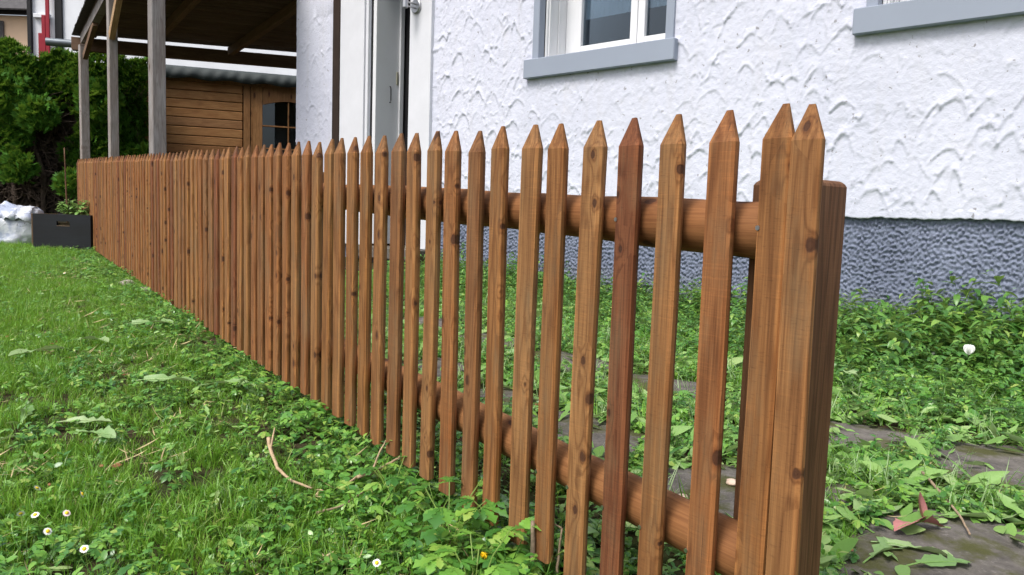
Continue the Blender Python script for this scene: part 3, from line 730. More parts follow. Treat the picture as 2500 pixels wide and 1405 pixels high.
# ------------------------------------------------------------------ thuja hedge
hedge = tag(empty('thuja_hedge', (-9.2, 16, float(gz(-9.2, 16)))), 'tall green conifer hedge bare and brown below behind the crate', 'hedge')
HDO = hedge.location.copy(); hr = random.Random(9)
def hedge_pts():
    pts = []
    HS = np.array([-10.9, 15.2]); HE = np.array([-7.75, 16.15]); d = (HE-HS)/np.linalg.norm(HE-HS); n = np.array([-d[1], d[0]])
    Lh = np.linalg.norm(HE-HS)
    k = 0
    while k < 12000:
        s = hr.uniform(-.6, Lh); z = hr.uniform(.2, 3.35)
        right = s > Lh-1.25
        low = 2.15 - .55*math.sin(s*2.3+.6)*.5
        if right: low = .2
        dens = 1 if z > low else (.0 if z < low-.35 else .2)
        if right: dens = .75 if z < 2.2 else 1
        for (cs, cz, r) in ((.85, 1.55, .42), (2.05, 1.25, .34), (1.4, 2.0, .3)):
            if ((s-cs)/r)**2+((z-cz)/r)**2 < 1: dens = max(dens, .8)
        if hr.random() > dens: continue
        top = 3.25+.12*math.sin(s*3.1)+.1*math.sin(s*7.7+1)
        if z > top: continue
        depth = .42*math.sqrt(max(0, 1-((z-1.6)/1.95)**4))*(1-.30*max(0, math.sin(s*4.4+math.sin(z*3))))
        if right: depth *= math.sqrt(max(.05, min(1, (Lh-s)/.35)))
        front = hr.random() < .8
        off = -depth*hr.uniform(.65, 1.08) if front else hr.uniform(-depth, depth)
        p = HS+d*s+n*off
        pts.append((p[0], p[1], z, -n[0], -n[1], s)); k += 1
    return pts, HS, d, n, Lh
HP, HS, Hd, Hn, Lh = hedge_pts()
for cx, cy, cz, cr, m in ((-9.72, 14.92, 1.48, .30, 420), (-8.72, 15.05, 1.24, .27, 330), (-9.35, 14.98, 2.55, .34, 420), (-8.35, 15.35, 2.9, .4, 420), (-7.72, 15.75, 1.75, .36, 420), (-9.95, 14.95, 2.95, .4, 420)):
    for q in range(m):
        v = Vector((hr.gauss(0, 1), hr.gauss(0, 1), hr.gauss(0, 1))).normalized()*cr*hr.uniform(.6, 1.1)
        HP.append((cx+v.x, cy+v.y*.7, cz+v.z-float(HDO.z), v.x/cr, v.y/cr-.3, 0))
vs, fs = [], []
for (x, y, z, nx_, ny_, s) in HP:
    base = Vector((x, y, z+float(HDO.z)))-HDO
    out = Vector((nx_+hr.uniform(-.7, .7), ny_+hr.uniform(-.7, .7), hr.uniform(-.1, 1.0))).normalized()
    side = out.cross(Vector((hr.uniform(-1, 1), hr.uniform(-1, 1), hr.uniform(-.3, 1)))).normalized()
    L = hr.uniform(.09, .18)
    for q in range(5):
        t = (q-2)*.42; dr_ = (out*math.cos(t)+side*math.sin(t)); l = L*(1-.12*abs(q-2))*hr.uniform(.8, 1.1)
        wv = side.cross(out)*.0+ (side*math.cos(t)-out*math.sin(t))*l*.13; k = len(vs); b0 = base+out*L*.15*q*.2
        vs += [b0, b0+dr_*l*.55+wv, b0+dr_*l, b0+dr_*l*.55-wv]; fs.append((k, k+1, k+2, k+3))
fo = link('foliage', meshdata('foliage', vs, fs, 'thuja'), hedge); fo['kind'] = 'stuff'
for i in range(7):
    s = -.3+i*.52+hr.uniform(-.1, .1); p = HS+Hd*s
    pts = [Vector((p[0]+hr.uniform(-.06, .06)*j, p[1]+hr.uniform(-.05, .05)*j, float(gz(p[0], p[1]))-.05+j*.42)) for j in range(8)]
    MB().tube([q-HDO for q in pts], [.055-.005*j for j in range(8)], 8, wob=.1).build('trunk', 'bark', hedge, smooth=True)
mb = MB()
for i in range(620):
    s = hr.uniform(-.6, Lh-.1); z = hr.uniform(.1, 2.7); p = HS+Hd*s-Hn*hr.uniform(-.05, .30)
    p0 = Vector((p[0], p[1], float(HDO.z)+z))-HDO
    dv = Vector((hr.uniform(-1, 1)*.8, hr.uniform(-.8, .1), hr.uniform(-.2, .9))).normalized()*hr.uniform(.2, .55)
    mid = p0+dv*.5+Vector((hr.uniform(-.05, .05), hr.uniform(-.05, .05), hr.uniform(-.06, .04)))
    mb.tube([p0, mid, p0+dv], [.010, .007, .003], 4, False)
br = mb.build('dead_branches', 'bark', hedge); br['kind'] = 'stuff'
# a dense dark core of twigs so that no daylight shows through
vs, fs = [], []
for i in range(16000):
    s = hr.uniform(-.6, Lh-.25); z = hr.uniform(0, 3.0); p = HS+Hd*s+Hn*hr.uniform(.05, .6)
    b0 = Vector((p[0], p[1], float(HDO.z)+z))-HDO; k = len(vs); e = Vector((hr.uniform(-1, 1), hr.uniform(-1, 1), hr.uniform(-1, 1))).normalized()*.12; f2 = Vector((hr.uniform(-1, 1), hr.uniform(-1, 1), hr.uniform(-1, 1))).normalized()*.06
    vs += [b0-e, b0+f2, b0+e, b0-f2]; fs.append((k, k+1, k+2, k+3))
o = link('inner_twigs', meshdata('inner_twigs', vs, fs, 'bark'), hedge); o['kind'] = 'stuff'

# ------------------------------------------------------------------ ground cover prototypes (never linked to the scene themselves)
def leaf_geo(L, w_, curl=.3, fold=.2, shape='oval', rows=5, rr=random):
    """a leaf along +y from the origin: two columns either side of the midrib"""
    vs, fs = [], []
    prof = {'oval': lambda t: math.sin(math.pi*min(1, t*.96+.03))**.8, 'lance': lambda t: math.sin(math.pi*t**.7)**.9,
            'round': lambda t: math.sqrt(max(0, 1-(2*t-1)**2)), 'toothed': lambda t: (.25+.75*t)*(1 if t < .8 else (1-t)/.2*.9+.1)}[shape]
    z = y = 0; ang = 0
    for i in range(rows+1):
        t = i/rows; h = w_*.5*prof(min(.999, max(.001, t)))
        if shape == 'toothed': h *= (.68 if i % 2 else 1.12)*(1+.12*math.sin(i*2.3+L*90))
        if i: ang = -curl*t*1.6; y += L/rows*math.cos(ang); z += L/rows*math.sin(ang)
        vs += [(-h, y, z+h*fold), (0, y, z), (h, y, z+h*fold)]
    for i in range(rows):
        for j in range(2): fs.append((i*3+j, i*3+j+1, (i+1)*3+j+1, (i+1)*3+j))
    return [Vector(v) for v in vs], fs
def put(mb, geo, loc, rz, rx, ry=0):
    e = Euler((rx, ry, rz), 'XYZ').to_matrix(); vs, fs = geo
    mb.add([e @ v+Vector(loc) for v in vs], fs)
pr = random.Random(21)
def U_(a, b): return pr.uniform(a, b)
def p_grass(h0, h1, n, spread, wd):
    mb = MB()
    for i in range(n):
        a = U_(0, 6.28); r = spread*math.sqrt(pr.random()); h = U_(h0, h1); lean = U_(.1, 1.0); az = U_(0, 6.28); w2 = wd*U_(.7, 1.2)
        base = Vector((r*math.cos(a), r*math.sin(a), -.004)); dv = Vector((math.cos(az), math.sin(az), 0)); sv = Vector((-math.sin(az), math.cos(az), 0)); k = 4; vs = []
        for j in range(k):
            t = j/(k-1); q = base+dv*h*lean*t*t*.8+Vector((0, 0, h*(t-.35*lean*t*t))); ww = w2*(1-t**1.6)*.5
            vs += [q-sv*ww, q+sv*ww] if j < k-1 else [q]
        mb.add(vs, [(0, 1, 3, 2), (2, 3, 5, 4), (4, 5, 6)])
    return mb
def p_sprig(h, n, L, w_, shape, mat):
    mb = MB(); mb.tube([(0, 0, -.01), (.004, 0, h*.5), (.0, .004, h)], [.0014, .0012, .0008], 3, False)
    for i in range(n):
        t = (i+1)/n; l = L*U_(.7, 1.15)*(1-.35*t); put(mb, leaf_geo(l, l*w_, U_(.1, .6), U_(.05, .35), shape, 4), (0, 0, h*t), i*2.4+U_(-.4, .4), U_(-.1, .75))
    return mb
def p_clover(n, spread):
    mb = MB()
    for i in range(n):
        a = U_(0, 6.28); r = spread*math.sqrt(pr.random()); h = U_(.02, .05); p = Vector((r*math.cos(a), r*math.sin(a), 0)); q = p+Vector((U_(-.01, .01), U_(-.01, .01), h))
        mb.tube([p-Vector((0, 0, .01)), q], .0007, 3, False)
        for k in range(3): put(mb, leaf_geo(U_(.011, .017), U_(.010, .015), .2, .15, 'round', 3), q, a+k*2.09, U_(-.1, .4))
    return mb
def p_palmate(n, h, L):
    mb = MB()
    for i in range(n):
        a = i*2.4+U_(-.3, .3); hh = h*U_(.5, 1.1); q = Vector((math.cos(a)*hh*.7, math.sin(a)*hh*.7, hh))
        mb.tube([(0, 0, -.01), q*.5+Vector((0, 0, .1*hh)), q], .0011, 3, False)
        for k in range(5):
            l = L*(1-.18*abs(k-2))*U_(.85, 1.1); put(mb, leaf_geo(l, l*.55, .35, .2, 'toothed', 6), q, a-math.pi/2+(k-2)*.62, U_(-.15, .15))
    return mb
def p_rosette(n, L, w_):
    mb = MB()
    for i in range(n): l = L*U_(.6, 1.1); put(mb, leaf_geo(l, l*w_, U_(.3, .8), .25, 'toothed', 9), (0, 0, .005), i*2.4+U_(-.4, .4), U_(.15, .6))
    return mb
def p_flat(n, L, w_, shape, spread):
    mb = MB()
    for i in range(n): l = L*U_(.6, 1.2); put(mb, leaf_geo(l, l*w_, U_(-.3, .4), U_(-.2, .4), shape, 6), (U_(-spread, spread), U_(-spread, spread), U_(.004, .02)), U_(0, 6.28), U_(-.2, .3), U_(-.6, .6))
    return mb
def p_tall(h, n, L):
    mb = MB(); lean = U_(-.12, .12); ly = U_(-.12, .12)
    P = lambda t: Vector((lean*h*t*t*2, ly*h*t*t*2, h*(t-.1*t*t)))
    mb.tube([P(t/4)-Vector((0, 0, .01 if t == 0 else 0)) for t in range(5)], [.0022, .002, .0017, .0013, .0008], 4, False)
    for i in range(n):
        t = .12+.88*(i+1)/n; l = L*U_(.7, 1.15)*(1.05-.5*t); put(mb, leaf_geo(l, l*U_(.34, .46), U_(.1, .7), U_(.1, .4), 'lance', 5), P(t), i*2.4+U_(-.5, .5), U_(-.2, .7))
    return mb
def protos(name, items):
    c = bpy.data.collections.new(name)
    for i, (mb, mat) in enumerate(items):
        me = meshdata('%s_%02d' % (name, i), mb.v, mb.f, mat, True)
        o = bpy.data.objects.new('%s_%02d' % (name, i), me); c.objects.link(o)
    return c
def scatter(name, coll, P, rot, scl, idx, kindlabel):
    me = bpy.data.meshes.new(name); me.from_pydata(P.tolist(), [], [])
    for nm, ty, val in (('rot', 'FLOAT_VECTOR', rot), ('scl', 'FLOAT', scl), ('pick', 'INT', idx)):
        at = me.attributes.new(nm, ty, 'POINT'); at.data.foreach_set('vector' if ty == 'FLOAT_VECTOR' else 'value', np.ascontiguousarray(val).ravel().astype(np.int32 if ty == 'INT' else np.float32))
    o = link(name, me); tag(o, kindlabel, None, None, 'stuff')
    ng = bpy.data.node_groups.new(name, 'GeometryNodeTree')
    ng.interface.new_socket('Geometry', in_out='INPUT', socket_type='NodeSocketGeometry'); ng.interface.new_socket('Geometry', in_out='OUTPUT', socket_type='NodeSocketGeometry')
    gi = ng.nodes.new('NodeGroupInput'); go = ng.nodes.new('NodeGroupOutput'); ip = ng.nodes.new('GeometryNodeInstanceOnPoints'); ci = ng.nodes.new('GeometryNodeCollectionInfo')
    ci.inputs['Collection'].default_value = coll; ci.inputs['Separate Children'].default_value = True; ci.inputs['Reset Children'].default_value = True
    def na(nm, ty):
        n = ng.nodes.new('GeometryNodeInputNamedAttribute'); n.data_type = ty; n.inputs['Name'].default_value = nm
        return next(s for s in n.outputs if s.enabled and s.name == 'Attribute')
    L = ng.links.new
    L(gi.outputs[0], ip.inputs['Points']); L(ci.outputs[0], ip.inputs['Instance']); ip.inputs['Pick Instance'].default_value = True
    L(na('pick', 'INT'), ip.inputs['Instance Index']); L(na('rot', 'FLOAT_VECTOR'), ip.inputs['Rotation']); L(na('scl', 'FLOAT'), ip.inputs['Scale'])
    L(ip.outputs[0], go.inputs[0])
    md = o.modifiers.new('scatter', 'NODES'); md.node_group = ng
    return o
def pts_ab(n, a0, a1, b0, b1):
    a = RNG.uniform(a0, a1, n); b = RNG.uniform(b0, b1, n); x, y = XY(a, b); return a, b, x, y
def inpoly(x, y, poly):
    c = np.zeros(x.shape, bool); m = len(poly)
    for i in range(m):
        (x1, y1), (x2, y2) = poly[i], poly[(i+1) % m]
        k = ((y1 > y) != (y2 > y)) & (x < (x2-x1)*(y-y1)/(y2-y1+1e-12)+x1); c ^= k
    return c
def wall_b(a): return 4.276-(a-1.7)*.2305      # how far behind the fence the house wall stands
def on_stone(x, y, grow=1.0):
    r = np.zeros(x.shape, bool)
    for poly in STONES:
        p = np.array(poly); c = p.mean(0); r |= inpoly(x, y, (c+(p-c)*grow).tolist())
    return r
def rots(n, tilt=.2): return np.stack([RNG.normal(0, tilt, n), RNG.normal(0, tilt, n), RNG.uniform(0, 6.283, n)], -1)

# --- lawn grass on the near side
gcol = protos('grass_proto', [(p_grass(.025, .06, 16, .022, .0030), 'grass'), (p_grass(.03, .075, 14, .020, .0032), 'grass'), (p_grass(.02, .045, 16, .026, .0028), 'grass'), (p_grass(.04, .095, 12, .018, .0034), 'grass'), (p_grass(.05, .12, 9, .015, .0036), 'grass')])
a, b, x, y = pts_ab(52000, -.3, 11.5, -1.7, .03)
a2, b2, x2, y2 = pts_ab(9000, -.8, 13, -4.5, -1.7)
a3, b3, x3, y3 = pts_ab(7000, 8.5, 18, -4.5, 1.5)
a, b, x, y = [np.concatenate(v) for v in ((a, a2, a3), (b, b2, b3), (x, x2, x3), (y, y2, y3))]
m1 = vnoise(x, y, 1.6, 31)*.6+vnoise(x, y, 5, 32)*.4
lush = np.clip((a-2.2)/2.5, 0, 1)*.35+np.clip((-b-.55)/.5, 0, 1)*.35
prob = np.clip(.30+(m1-.42)*1.6+lush, .10, 1)*np.where(b > -.16, .55, 1)
bare = vnoise(x, y, 3.1, 77)
prob = np.where((bare > .74) & (a < 3.5), prob*.25, prob)
k = RNG.random(len(x)) < prob
a, b, x, y, m1 = a[k], b[k], x[k], y[k], m1[k]
n = len(x); pick = RNG.choice(5, n, p=[.32, .26, .28, .1, .04]); 
scl = RNG.uniform(.65, 1.15, n)*np.where(m1 > .5, 1.08, .85)*np.where(b < -1.7, 1.25, 1)
scatter('lawn_grass', gcol, np.stack([x, y, gz(x, y)], -1), rots(n, .25), scl, pick, 'short green grass of the lawn in front of the fence')

# --- low broad-leaved weeds among the grass
wcol = protos('weed_proto', [(p_sprig(.05, 9, .030, .55, 'oval', 0), 'weed'), (p_sprig(.035, 8, .026, .6, 'oval', 0), 'weed'), (p_sprig(.07, 11, .034, .42, 'lance', 0), 'weed'),
      (p_clover(9, .035), 'weed'), (p_palmate(4, .06, .034), 'weed'), (p_palmate(5, .05, .028), 'weed'), (p_rosette(6, .075, .3), 'weed'), (p_flat(5, .035, .5, 'oval', .03), 'weed'), (p_flat(4, .05, .35, 'lance', .04), 'clip')])
a, b, x, y = pts_ab(17000, -.3, 11.5, -1.7, .10)
m2 = vnoise(x, y, 1.8, 41)*.6+vnoise(x, y, 6, 42)*.4
near = np.clip((b+.62)/.5, 0, 1)*.48+np.clip((3.0-a)/2.0, 0, 1)*.26
k = RNG.random(len(x)) < np.clip(.10+(m2-.45)*1.5+near, .05, 1)
a, b, x, y = a[k], b[k], x[k], y[k]; n = len(x)
pick = RNG.choice(9, n, p=[.20, .18, .12, .12, .10, .09, .05, .09, .05])
scl = RNG.uniform(.65, 1.25, n)*np.where(b > -.25, 1.15, .9)*np.where(a < 3, 1.05, .95)
scatter('low_weeds', wcol, np.stack([x, y, gz(x, y)-.002], -1), rots(n, .3), scl, pick, 'low broad-leaved weeds growing through the lawn')

# --- growth and clippings between fence and house
a, b, x, y = pts_ab(30000, -1.8, 6.5, .10, 4.6)
wb = wall_b(a); d2w = wb-b
k = (d2w > .03) & (~on_stone(x, y, .93))
edge = on_stone(x, y, 1.18)
dens = np.where(edge, .85, .8)*np.where(b < .5, .75, 1)*np.where(vnoise(x, y, 2.3, 61) < .22, .5, 1)
k &= RNG.random(len(x)) < dens
a, b, x, y, d2w = a[k], b[k], x[k], y[k], d2w[k]; n = len(x)
pick = RNG.choice(9, n, p=[.18, .14, .20, .06, .10, .08, .06, .10, .08])
scl = RNG.uniform(.7, 1.3, n)*np.where(b > 2.4, np.where(a > 3, 1.15, 1.5), 1.05)
scatter('verge_weeds', wcol, np.stack([x, y, gz(x, y)-.002], -1), rots(n, .35), scl, pick, 'green weeds covering the strip behind the fence')
a, b, x, y = pts_ab(14000, -1.8, 6.5, .06, 4.4)
k = (wall_b(a)-b > .05) & (~on_stone(x, y, .96)) & (RNG.random(len(x)) < np.clip(.15+(vnoise(x, y, 2.1, 71)-.35)*1.8, .08, .9))
x, y = x[k], y[k]; n = len(x)
scatter('verge_grass', gcol, np.stack([x, y, gz(x, y)], -1), rots(n, .4), RNG.uniform(.8, 1.5, n), RNG.choice(5, n, p=[.2, .25, .15, .25, .15]), 'longer grass among the weeds behind the fence')
tcol = protos('wall_weed_proto', [(p_tall(.30, 12, .115), 'wallweed'), (p_tall(.38, 14, .115), 'wallweed'), (p_tall(.24, 10, .105), 'wallweed'), (p_tall(.46, 16, .10), 'wallweed'), (p_palmate(6, .2, .085), 'wallweed')])
a, b, x, y = pts_ab(12000, -1.8, 6.5, 1.9, 4.6)
d2w = wall_b(a)-b
hh = np.clip(1.25-d2w/2.1, 0, 1)
k = (d2w > .06) & (RNG.random(len(x)) < hh*.60) & (b > 2.3) & (~on_stone(x, y, 1.05))
a, b, x, y, d2w = a[k], b[k], x[k], y[k], d2w[k]; n = len(x)
scl = RNG.uniform(.5, 1.2, n)*np.clip(1.28-d2w/2.3, .45, 1.3)*(.75+.6*vnoise(x, y, 1.3, 51))*(1.12-.58*np.clip((a-1.9)/1.3, 0, 1))
scatter('wall_weeds', tcol, np.stack([x, y, gz(x, y)], -1), rots(n, .18), scl, RNG.choice(5, n, p=[.3, .22, .28, .08, .12]), 'dense leafy weeds growing up against the house base')
# --- cut leaves strewn flat over the path strip
ccol = protos('clipping_proto', [(p_flat(3, .10, .30, 'lance', .06), 'clip'), (p_flat(3, .07, .5, 'oval', .05), 'clip'), (p_flat(2, .13, .28, 'toothed', .06), 'clip'), (p_grass(.06, .13, 9, .05, .004), 'clip'), (p_flat(4, .05, .45, 'oval', .05), 'clip')])
a, b, x, y = pts_ab(8200, -1.5, 4.2, .35, 3.0)
on = on_stone(x, y, .86)
k = (RNG.random(len(x)) < np.where(on, .05, .62)*np.clip(1.3-np.abs(b-1.3)/1.5, .1, 1))
x, y = x[k], y[k]; on = on[k]; n = len(x)
scatter('leaf_clippings', ccol, np.stack([x, y, gz(x, y)+np.where(on, .014, .012)], -1), rots(n, .2), RNG.uniform(.55, 1.35, n), RNG.choice(5, n, p=[.26, .24, .16, .12, .22]), 'pale cut leaves strewn over the path strip')
a, b, x, y = pts_ab(900, .2, 6.5, -1.5, -.02); n = len(x)
k = RNG.random(n) < .45; x, y = x[k], y[k]; n = len(x)
scatter('lawn_clippings', ccol, np.stack([x, y, gz(x, y)+.02], -1), rots(n, .2), RNG.uniform(.3, .6, n), RNG.choice(5, n), 'small cut leaves lying on the lawn')

dcol = protos('thatch_proto', [(p_flat(6, .05, .07, 'lance', .035), 'straw'), (p_flat(4, .07, .05, 'lance', .04), 'straw'), (p_flat(3, .025, .5, 'oval', .02), 'brownleaf')])
a, b, x, y = pts_ab(2600, -.2, 8, -1.7, 2.6)
k = (vnoise(x, y, 2.6, 81) > .5) & ~on_stone(x, y, .9) & (RNG.random(len(x)) < np.where(b < 0, .8, .3)); x, y = x[k], y[k]; n = len(x)
scatter('dry_thatch', dcol, np.stack([x, y, gz(x, y)+.012], -1), rots(n, .25), RNG.uniform(.6, 1.2, n), RNG.choice(3, n, p=[.5, .35, .15]), 'dry straw and dead leaf scraps lying between the weeds')

# ------------------------------------------------------------------ single things on the ground
def gput(o, x, y, up=0.0): o.location = G(x, y, up); return o
def big_leaf(name, x, y, rz, L, w_, shape, label, mat='bigleaf', curl=.25, tilt=.1, ry=0, up=.03, rows=11):
    g = leaf_geo(L, w_, curl, .38, shape, rows)
    for i, v in enumerate(g[0]):
        if i % 3 != 1: v.z += L*.05*math.sin(i*1.9+x*40)+random.uniform(-.003, .003)
    mb = MB(); put(mb, g, (0, 0, 0), 0, tilt, ry)
    o = mb.build(name, mat, None, smooth=True)
    rib = MB().tube([Vector((0, -.03, -.004))]+[Euler((tilt, ry, 0)).to_matrix() @ g[0][i*3+1]+Vector((0, 0, .0012)) for i in range(rows)], [.0022]*2+[.0018*(1-i/rows)+.0004 for i in range(rows-1)], 5).build('midrib', 'clip', o)
    gput(o, x, y, up); o.rotation_euler = (0, 0, rz); return tag(o, label, 'leaf', 'torn leaves lying on the ground')
LV = [(-2.15, 4.26, -1.3, .22, .09, 'toothed', 'pale torn leaf lying on the lawn nearest the stones by the fence'),
      (-2.18, 3.78, -1.7, .17, .08, 'toothed', 'broad pale leaf upside down on the lawn, left of the mid fence'),
      (-2.12, 3.55, 2.6, .24, .08, 'toothed', 'narrow pale leaf lying just below the broad upturned lawn leaf'),
      (-1.50, 3.06, -1.55, .21, .09, 'toothed', 'long wilted leaf with curled edge in the middle of the lawn'),
      (-1.26, 3.10, -1.35, .20, .05, 'lance', 'slim twisted leaf beside the long wilted leaf on the lawn'),
      (-1.62, 2.48, .5, .20, .06, 'toothed', 'upright-tipped toothed leaf at the left edge of the lawn'),
      (-1.50, 2.52, -1.5, .15, .06, 'toothed', 'broad lobed leaf above the dark hollow at left'),
      (-1.40, 2.40, -1.75, .15, .06, 'toothed', 'folded leaf over the dark hollow in the lawn at left'),
      (-1.55, 2.33, 2.9, .06, .045, 'oval', 'small rounded grey-green leaf at the far left lawn edge')]
for (x, y, rz, L, w_, sh, lab) in LV: big_leaf('torn_leaf', x, y, rz, L, w_, sh, lab, curl=.15, tilt=.12, ry=random.uniform(-.4, .4), up=.045)
LV2 = [(.93, 2.02, .9, .17, .15, 'oval', 'large broad pale leaf against the foot of the end post'), (1.02, 2.14, -1.2, .18, .12, 'oval', 'broad veined leaf on the clippings behind the large pale leaf'),
       (1.00, 1.93, -2.0, .16, .07, 'toothed', 'ragged toothed leaf beside the mossy flagstone'), (.92, 1.84, -.9, .20, .09, 'toothed', 'toothed leaf lowest by the end post'),
       (1.02, 1.80, -1.4, .15, .07, 'toothed', 'long toothed leaf at the lower edge of the mossy flagstone'), (1.28, 2.12, -1.7, .14, .06, 'oval', 'smooth green leaf at the right end of the clippings'),
       (1.15, 2.46, -.6, .10, .08, 'oval', 'round pale leaf in the clippings between the flagstones'), (1.42, 2.12, -1.3, .15, .06, 'lance', 'glossy lance leaf at the right edge of the path'),
       (1.62, 3.45, -.1, .22, .06, 'toothed', 'upright pale toothed leaf in the tall weeds by the post')]
for (x, y, rz, L, w_, sh, lab) in LV2: big_leaf('torn_leaf', x, y, rz, L, w_, sh, lab, curl=.12, tilt=.06, ry=random.uniform(-.2, .2), up=.022 if y < 3 else .12)
# big green plants around the picket feet
def weed_plant(x, y, kind, label, sc=1, rz=0):
    t = empty('weed_plant', G(x, y), rz); tag(t, label, 'plant', 'weeds at the foot of the fence'); mb = MB(); st = MB()
    r = random.Random(int(abs(x*1000)+abs(y*77)))
    n = 9 if kind == 'palmate' else 7
    for i in range(n):
        az = i*2.4+r.uniform(-.3, .3); hh = sc*r.uniform(.05, .13); q = Vector((math.cos(az)*hh*.8, math.sin(az)*hh*.8, hh))
        st.tube([(0, 0, -.02), q*.5+Vector((0, 0, .15*hh)), q], .0016, 5)
        if kind == 'palmate':
            for k in range(5): l = sc*.062*(1-.18*abs(k-2)); put(mb, leaf_geo(l, l*.62, .35, .2, 'toothed', 8), q, az-math.pi/2+(k-2)*.6, r.uniform(-.15, .2))
        else: l = sc*r.uniform(.07, .10); put(mb, leaf_geo(l, l*.72, .3, .15, 'round', 8), q, az-math.pi/2, r.uniform(-.2, .3))
    f = mb.build('leaves', 'weed', t, smooth=True); f['kind'] = 'stuff'; s2 = st.build('stalks', 'stem', t); s2['kind'] = 'stuff'
weed_plant(-.14, 1.86, 'palmate', 'leafy buttercup plant left of the yellow flower', 1.15); weed_plant(.02, 1.84, 'palmate', 'buttercup leaves touching the foot of a near picket', 1.0, 1)
weed_plant(.10, 1.74, 'round', 'round-leaved plant between the two dry stalks', .9, .4); weed_plant(-.06, 1.60, 'palmate', 'buttercup leaves at the lower edge below the flower', 1.0, 2); weed_plant(-.33, 2.16, 'palmate', 'small buttercup plant by the forked root', .8, .7)

def daisy(x, y, h, tilt, az, label, mat='petal'):
    t = empty('daisy', G(x, y)); tag(t, label, 'daisy', 'daisies in the lawn at lower left')
    h += .025; top = Vector((math.cos(az)*.02, math.sin(az)*.02, h))
    MB().tube([(0, 0, -.01), (math.cos(az)*.004, math.sin(az)*.004, h*.5), top], .0011, 6).build('stem', 'stem', t)
    mb = MB(); n = 22
    for i in range(n): put(mb, leaf_geo(.0098*random.uniform(.9, 1.05), .0032, .15, 0, 'oval', 3), (0, 0, 0), 6.283*i/n, .12)
    f = mb.build('petals', mat, t, smooth=True); f.location = top; f.rotation_euler = (tilt*math.sin(az)*-1, tilt*math.cos(az), 0); f['kind'] = 'stuff'
    c = MB()
    for k in range(4):
        pass
    c.tube([(0, 0, -.001), (0, 0, .0015), (0, 0, .003), (0, 0, .0036)], [.0042, .0045, .0032, .0008], 12); cc = c.build('centre', 'yellow', t, smooth=True); cc.location = top; cc.rotation_euler = f.rotation_euler
daisy(-1.18, 1.83, .075, 1.1, 1.4, 'daisy tilted away showing petal backs, topmost of the cluster')
daisy(-1.10, 1.74, .065, .5, -1.6, 'open daisy facing up in the middle of the cluster')
daisy(-1.06, 1.76, .06, .7, -.6, 'half-open pinkish daisy right of the open one', 'pinkpetal')
daisy(-1.07, 1.82, .075, 1.2, .3, 'side-on daisy at the upper right of the cluster')
daisy(-1.04, 1.65, .06, .9, -.5, 'daisy with yellow centre below the cluster')
daisy(-1.12, 1.61, .06, .6, -1.2, 'daisy at the lower left corner of the lawn')
daisy(-1.145, 1.745, .05, 1.2, 2.4, 'small drooping daisy at the left of the cluster')
daisy(-.91, 1.60, .05, .8, -1.4, 'small lone daisy at the bottom edge right of the cluster')
daisy(-.28, 1.62, .05, .8, -1.4, 'small lone daisy near the buttercup at the bottom edge')
daisy(-3.55, 6.0, .06, .5, -1.4, 'tiny far daisy on the upper lawn')
bt = tag(empty('buttercup', G(-.045, 1.66)), 'single yellow buttercup flower at the bottom edge before the fence', 'flower')
MB().tube([(0, 0, -.01), (.004, 0, .03), (.0, 0, .065)], .0012, 6).build('stem', 'stem', bt)
for i in range(5):
    mb = MB(); put(mb, leaf_geo(.017, .018, -.9, .3, 'round', 5), (0, 0, 0), 6.283*i/5, .75); p = mb.build('petal', 'yellow', bt, smooth=True); p.location = (0, 0, .065); p.rotation_euler = (.5, .2, 0)

def stick(name, pts, rad, mat, label, cat='twig', forks=()):
    base = Vector(pts[0]); mb = MB()
    def dense(ps, k=4):
        ps = [Vector(p) for p in ps]; out = []
        for i in range(len(ps)-1):
            for j in range(k): out.append(ps[i].lerp(ps[i+1], j/k)+Vector((random.uniform(-1, 1), random.uniform(-1, 1), random.uniform(-1, 1)))*.0012)
        return out+[ps[-1]]
    d = dense([Vector(p)-base for p in pts]); mb.tube(d, [rad*(1-.55*i/len(d)) for i in range(len(d))], 8, wob=.08)
    o = mb.build(name, mat, None, smooth=True); o.location = base
    for fk in forks:
        d = dense([Vector(p)-base for p in fk]); MB().tube(d, [rad*.6*(1-.6*i/len(d)) for i in range(len(d))], 6).build('side_branch', mat, o, smooth=True)
    return tag(o, label, cat)
def gp(x, y, u): return G(x, y, u)
stick('root', [gp(-.76, 2.36, .075), gp(-.735, 2.30, .06), gp(-.68, 2.20, .045), gp(-.62, 2.13, .04), gp(-.55, 2.10, .035)], .0065, 'rootwood', 'pale curved root lying on the lawn before the fence', 'root', [[gp(-.735, 2.30, .06), gp(-.74, 2.36, .11)]])
stick('root', [gp(-.44, 2.18, .05), gp(-.40, 2.20, .055), gp(-.36, 2.25, .06), gp(-.33, 2.30, .065)], .0065, 'rootwood', 'forked pale root close to the picket feet', 'root', [[gp(-.40, 2.20, .055), gp(-.385, 2.23, .10), gp(-.37, 2.26, .13)], [gp(-.44, 2.18, .05), gp(-.47, 2.12, .04)]])
stick('twig', [gp(-.50, 1.95, .03), gp(-.44, 1.99, .04), gp(-.40, 2.07, .05)], .004, 'twigwood', 'thin grey twig on bare soil below the forked root')
stick('stalk', [gp(.068, 1.70, -.01), gp(.070, 1.70, .06), gp(.066, 1.703, .145)], .009, 'stumpwood', 'thick broken grey stalk standing before the fence at the bottom edge', 'stalk')
stick('stalk', [gp(.125, 1.70, -.01), gp(.128, 1.70, .06), gp(.134, 1.70, .135)], .004, 'twigwood', 'thin dry reddish stalk standing right of the broken one', 'stalk', [[gp(.134, 1.70, .135), gp(.105, 1.71, .148)]])
stick('stalk', [gp(-.14, 1.68, .02), gp(-.11, 1.66, .035), gp(-.09, 1.63, .03)], .0035, 'straw', 'straw-coloured cut stem lying left of the buttercup', 'stalk')
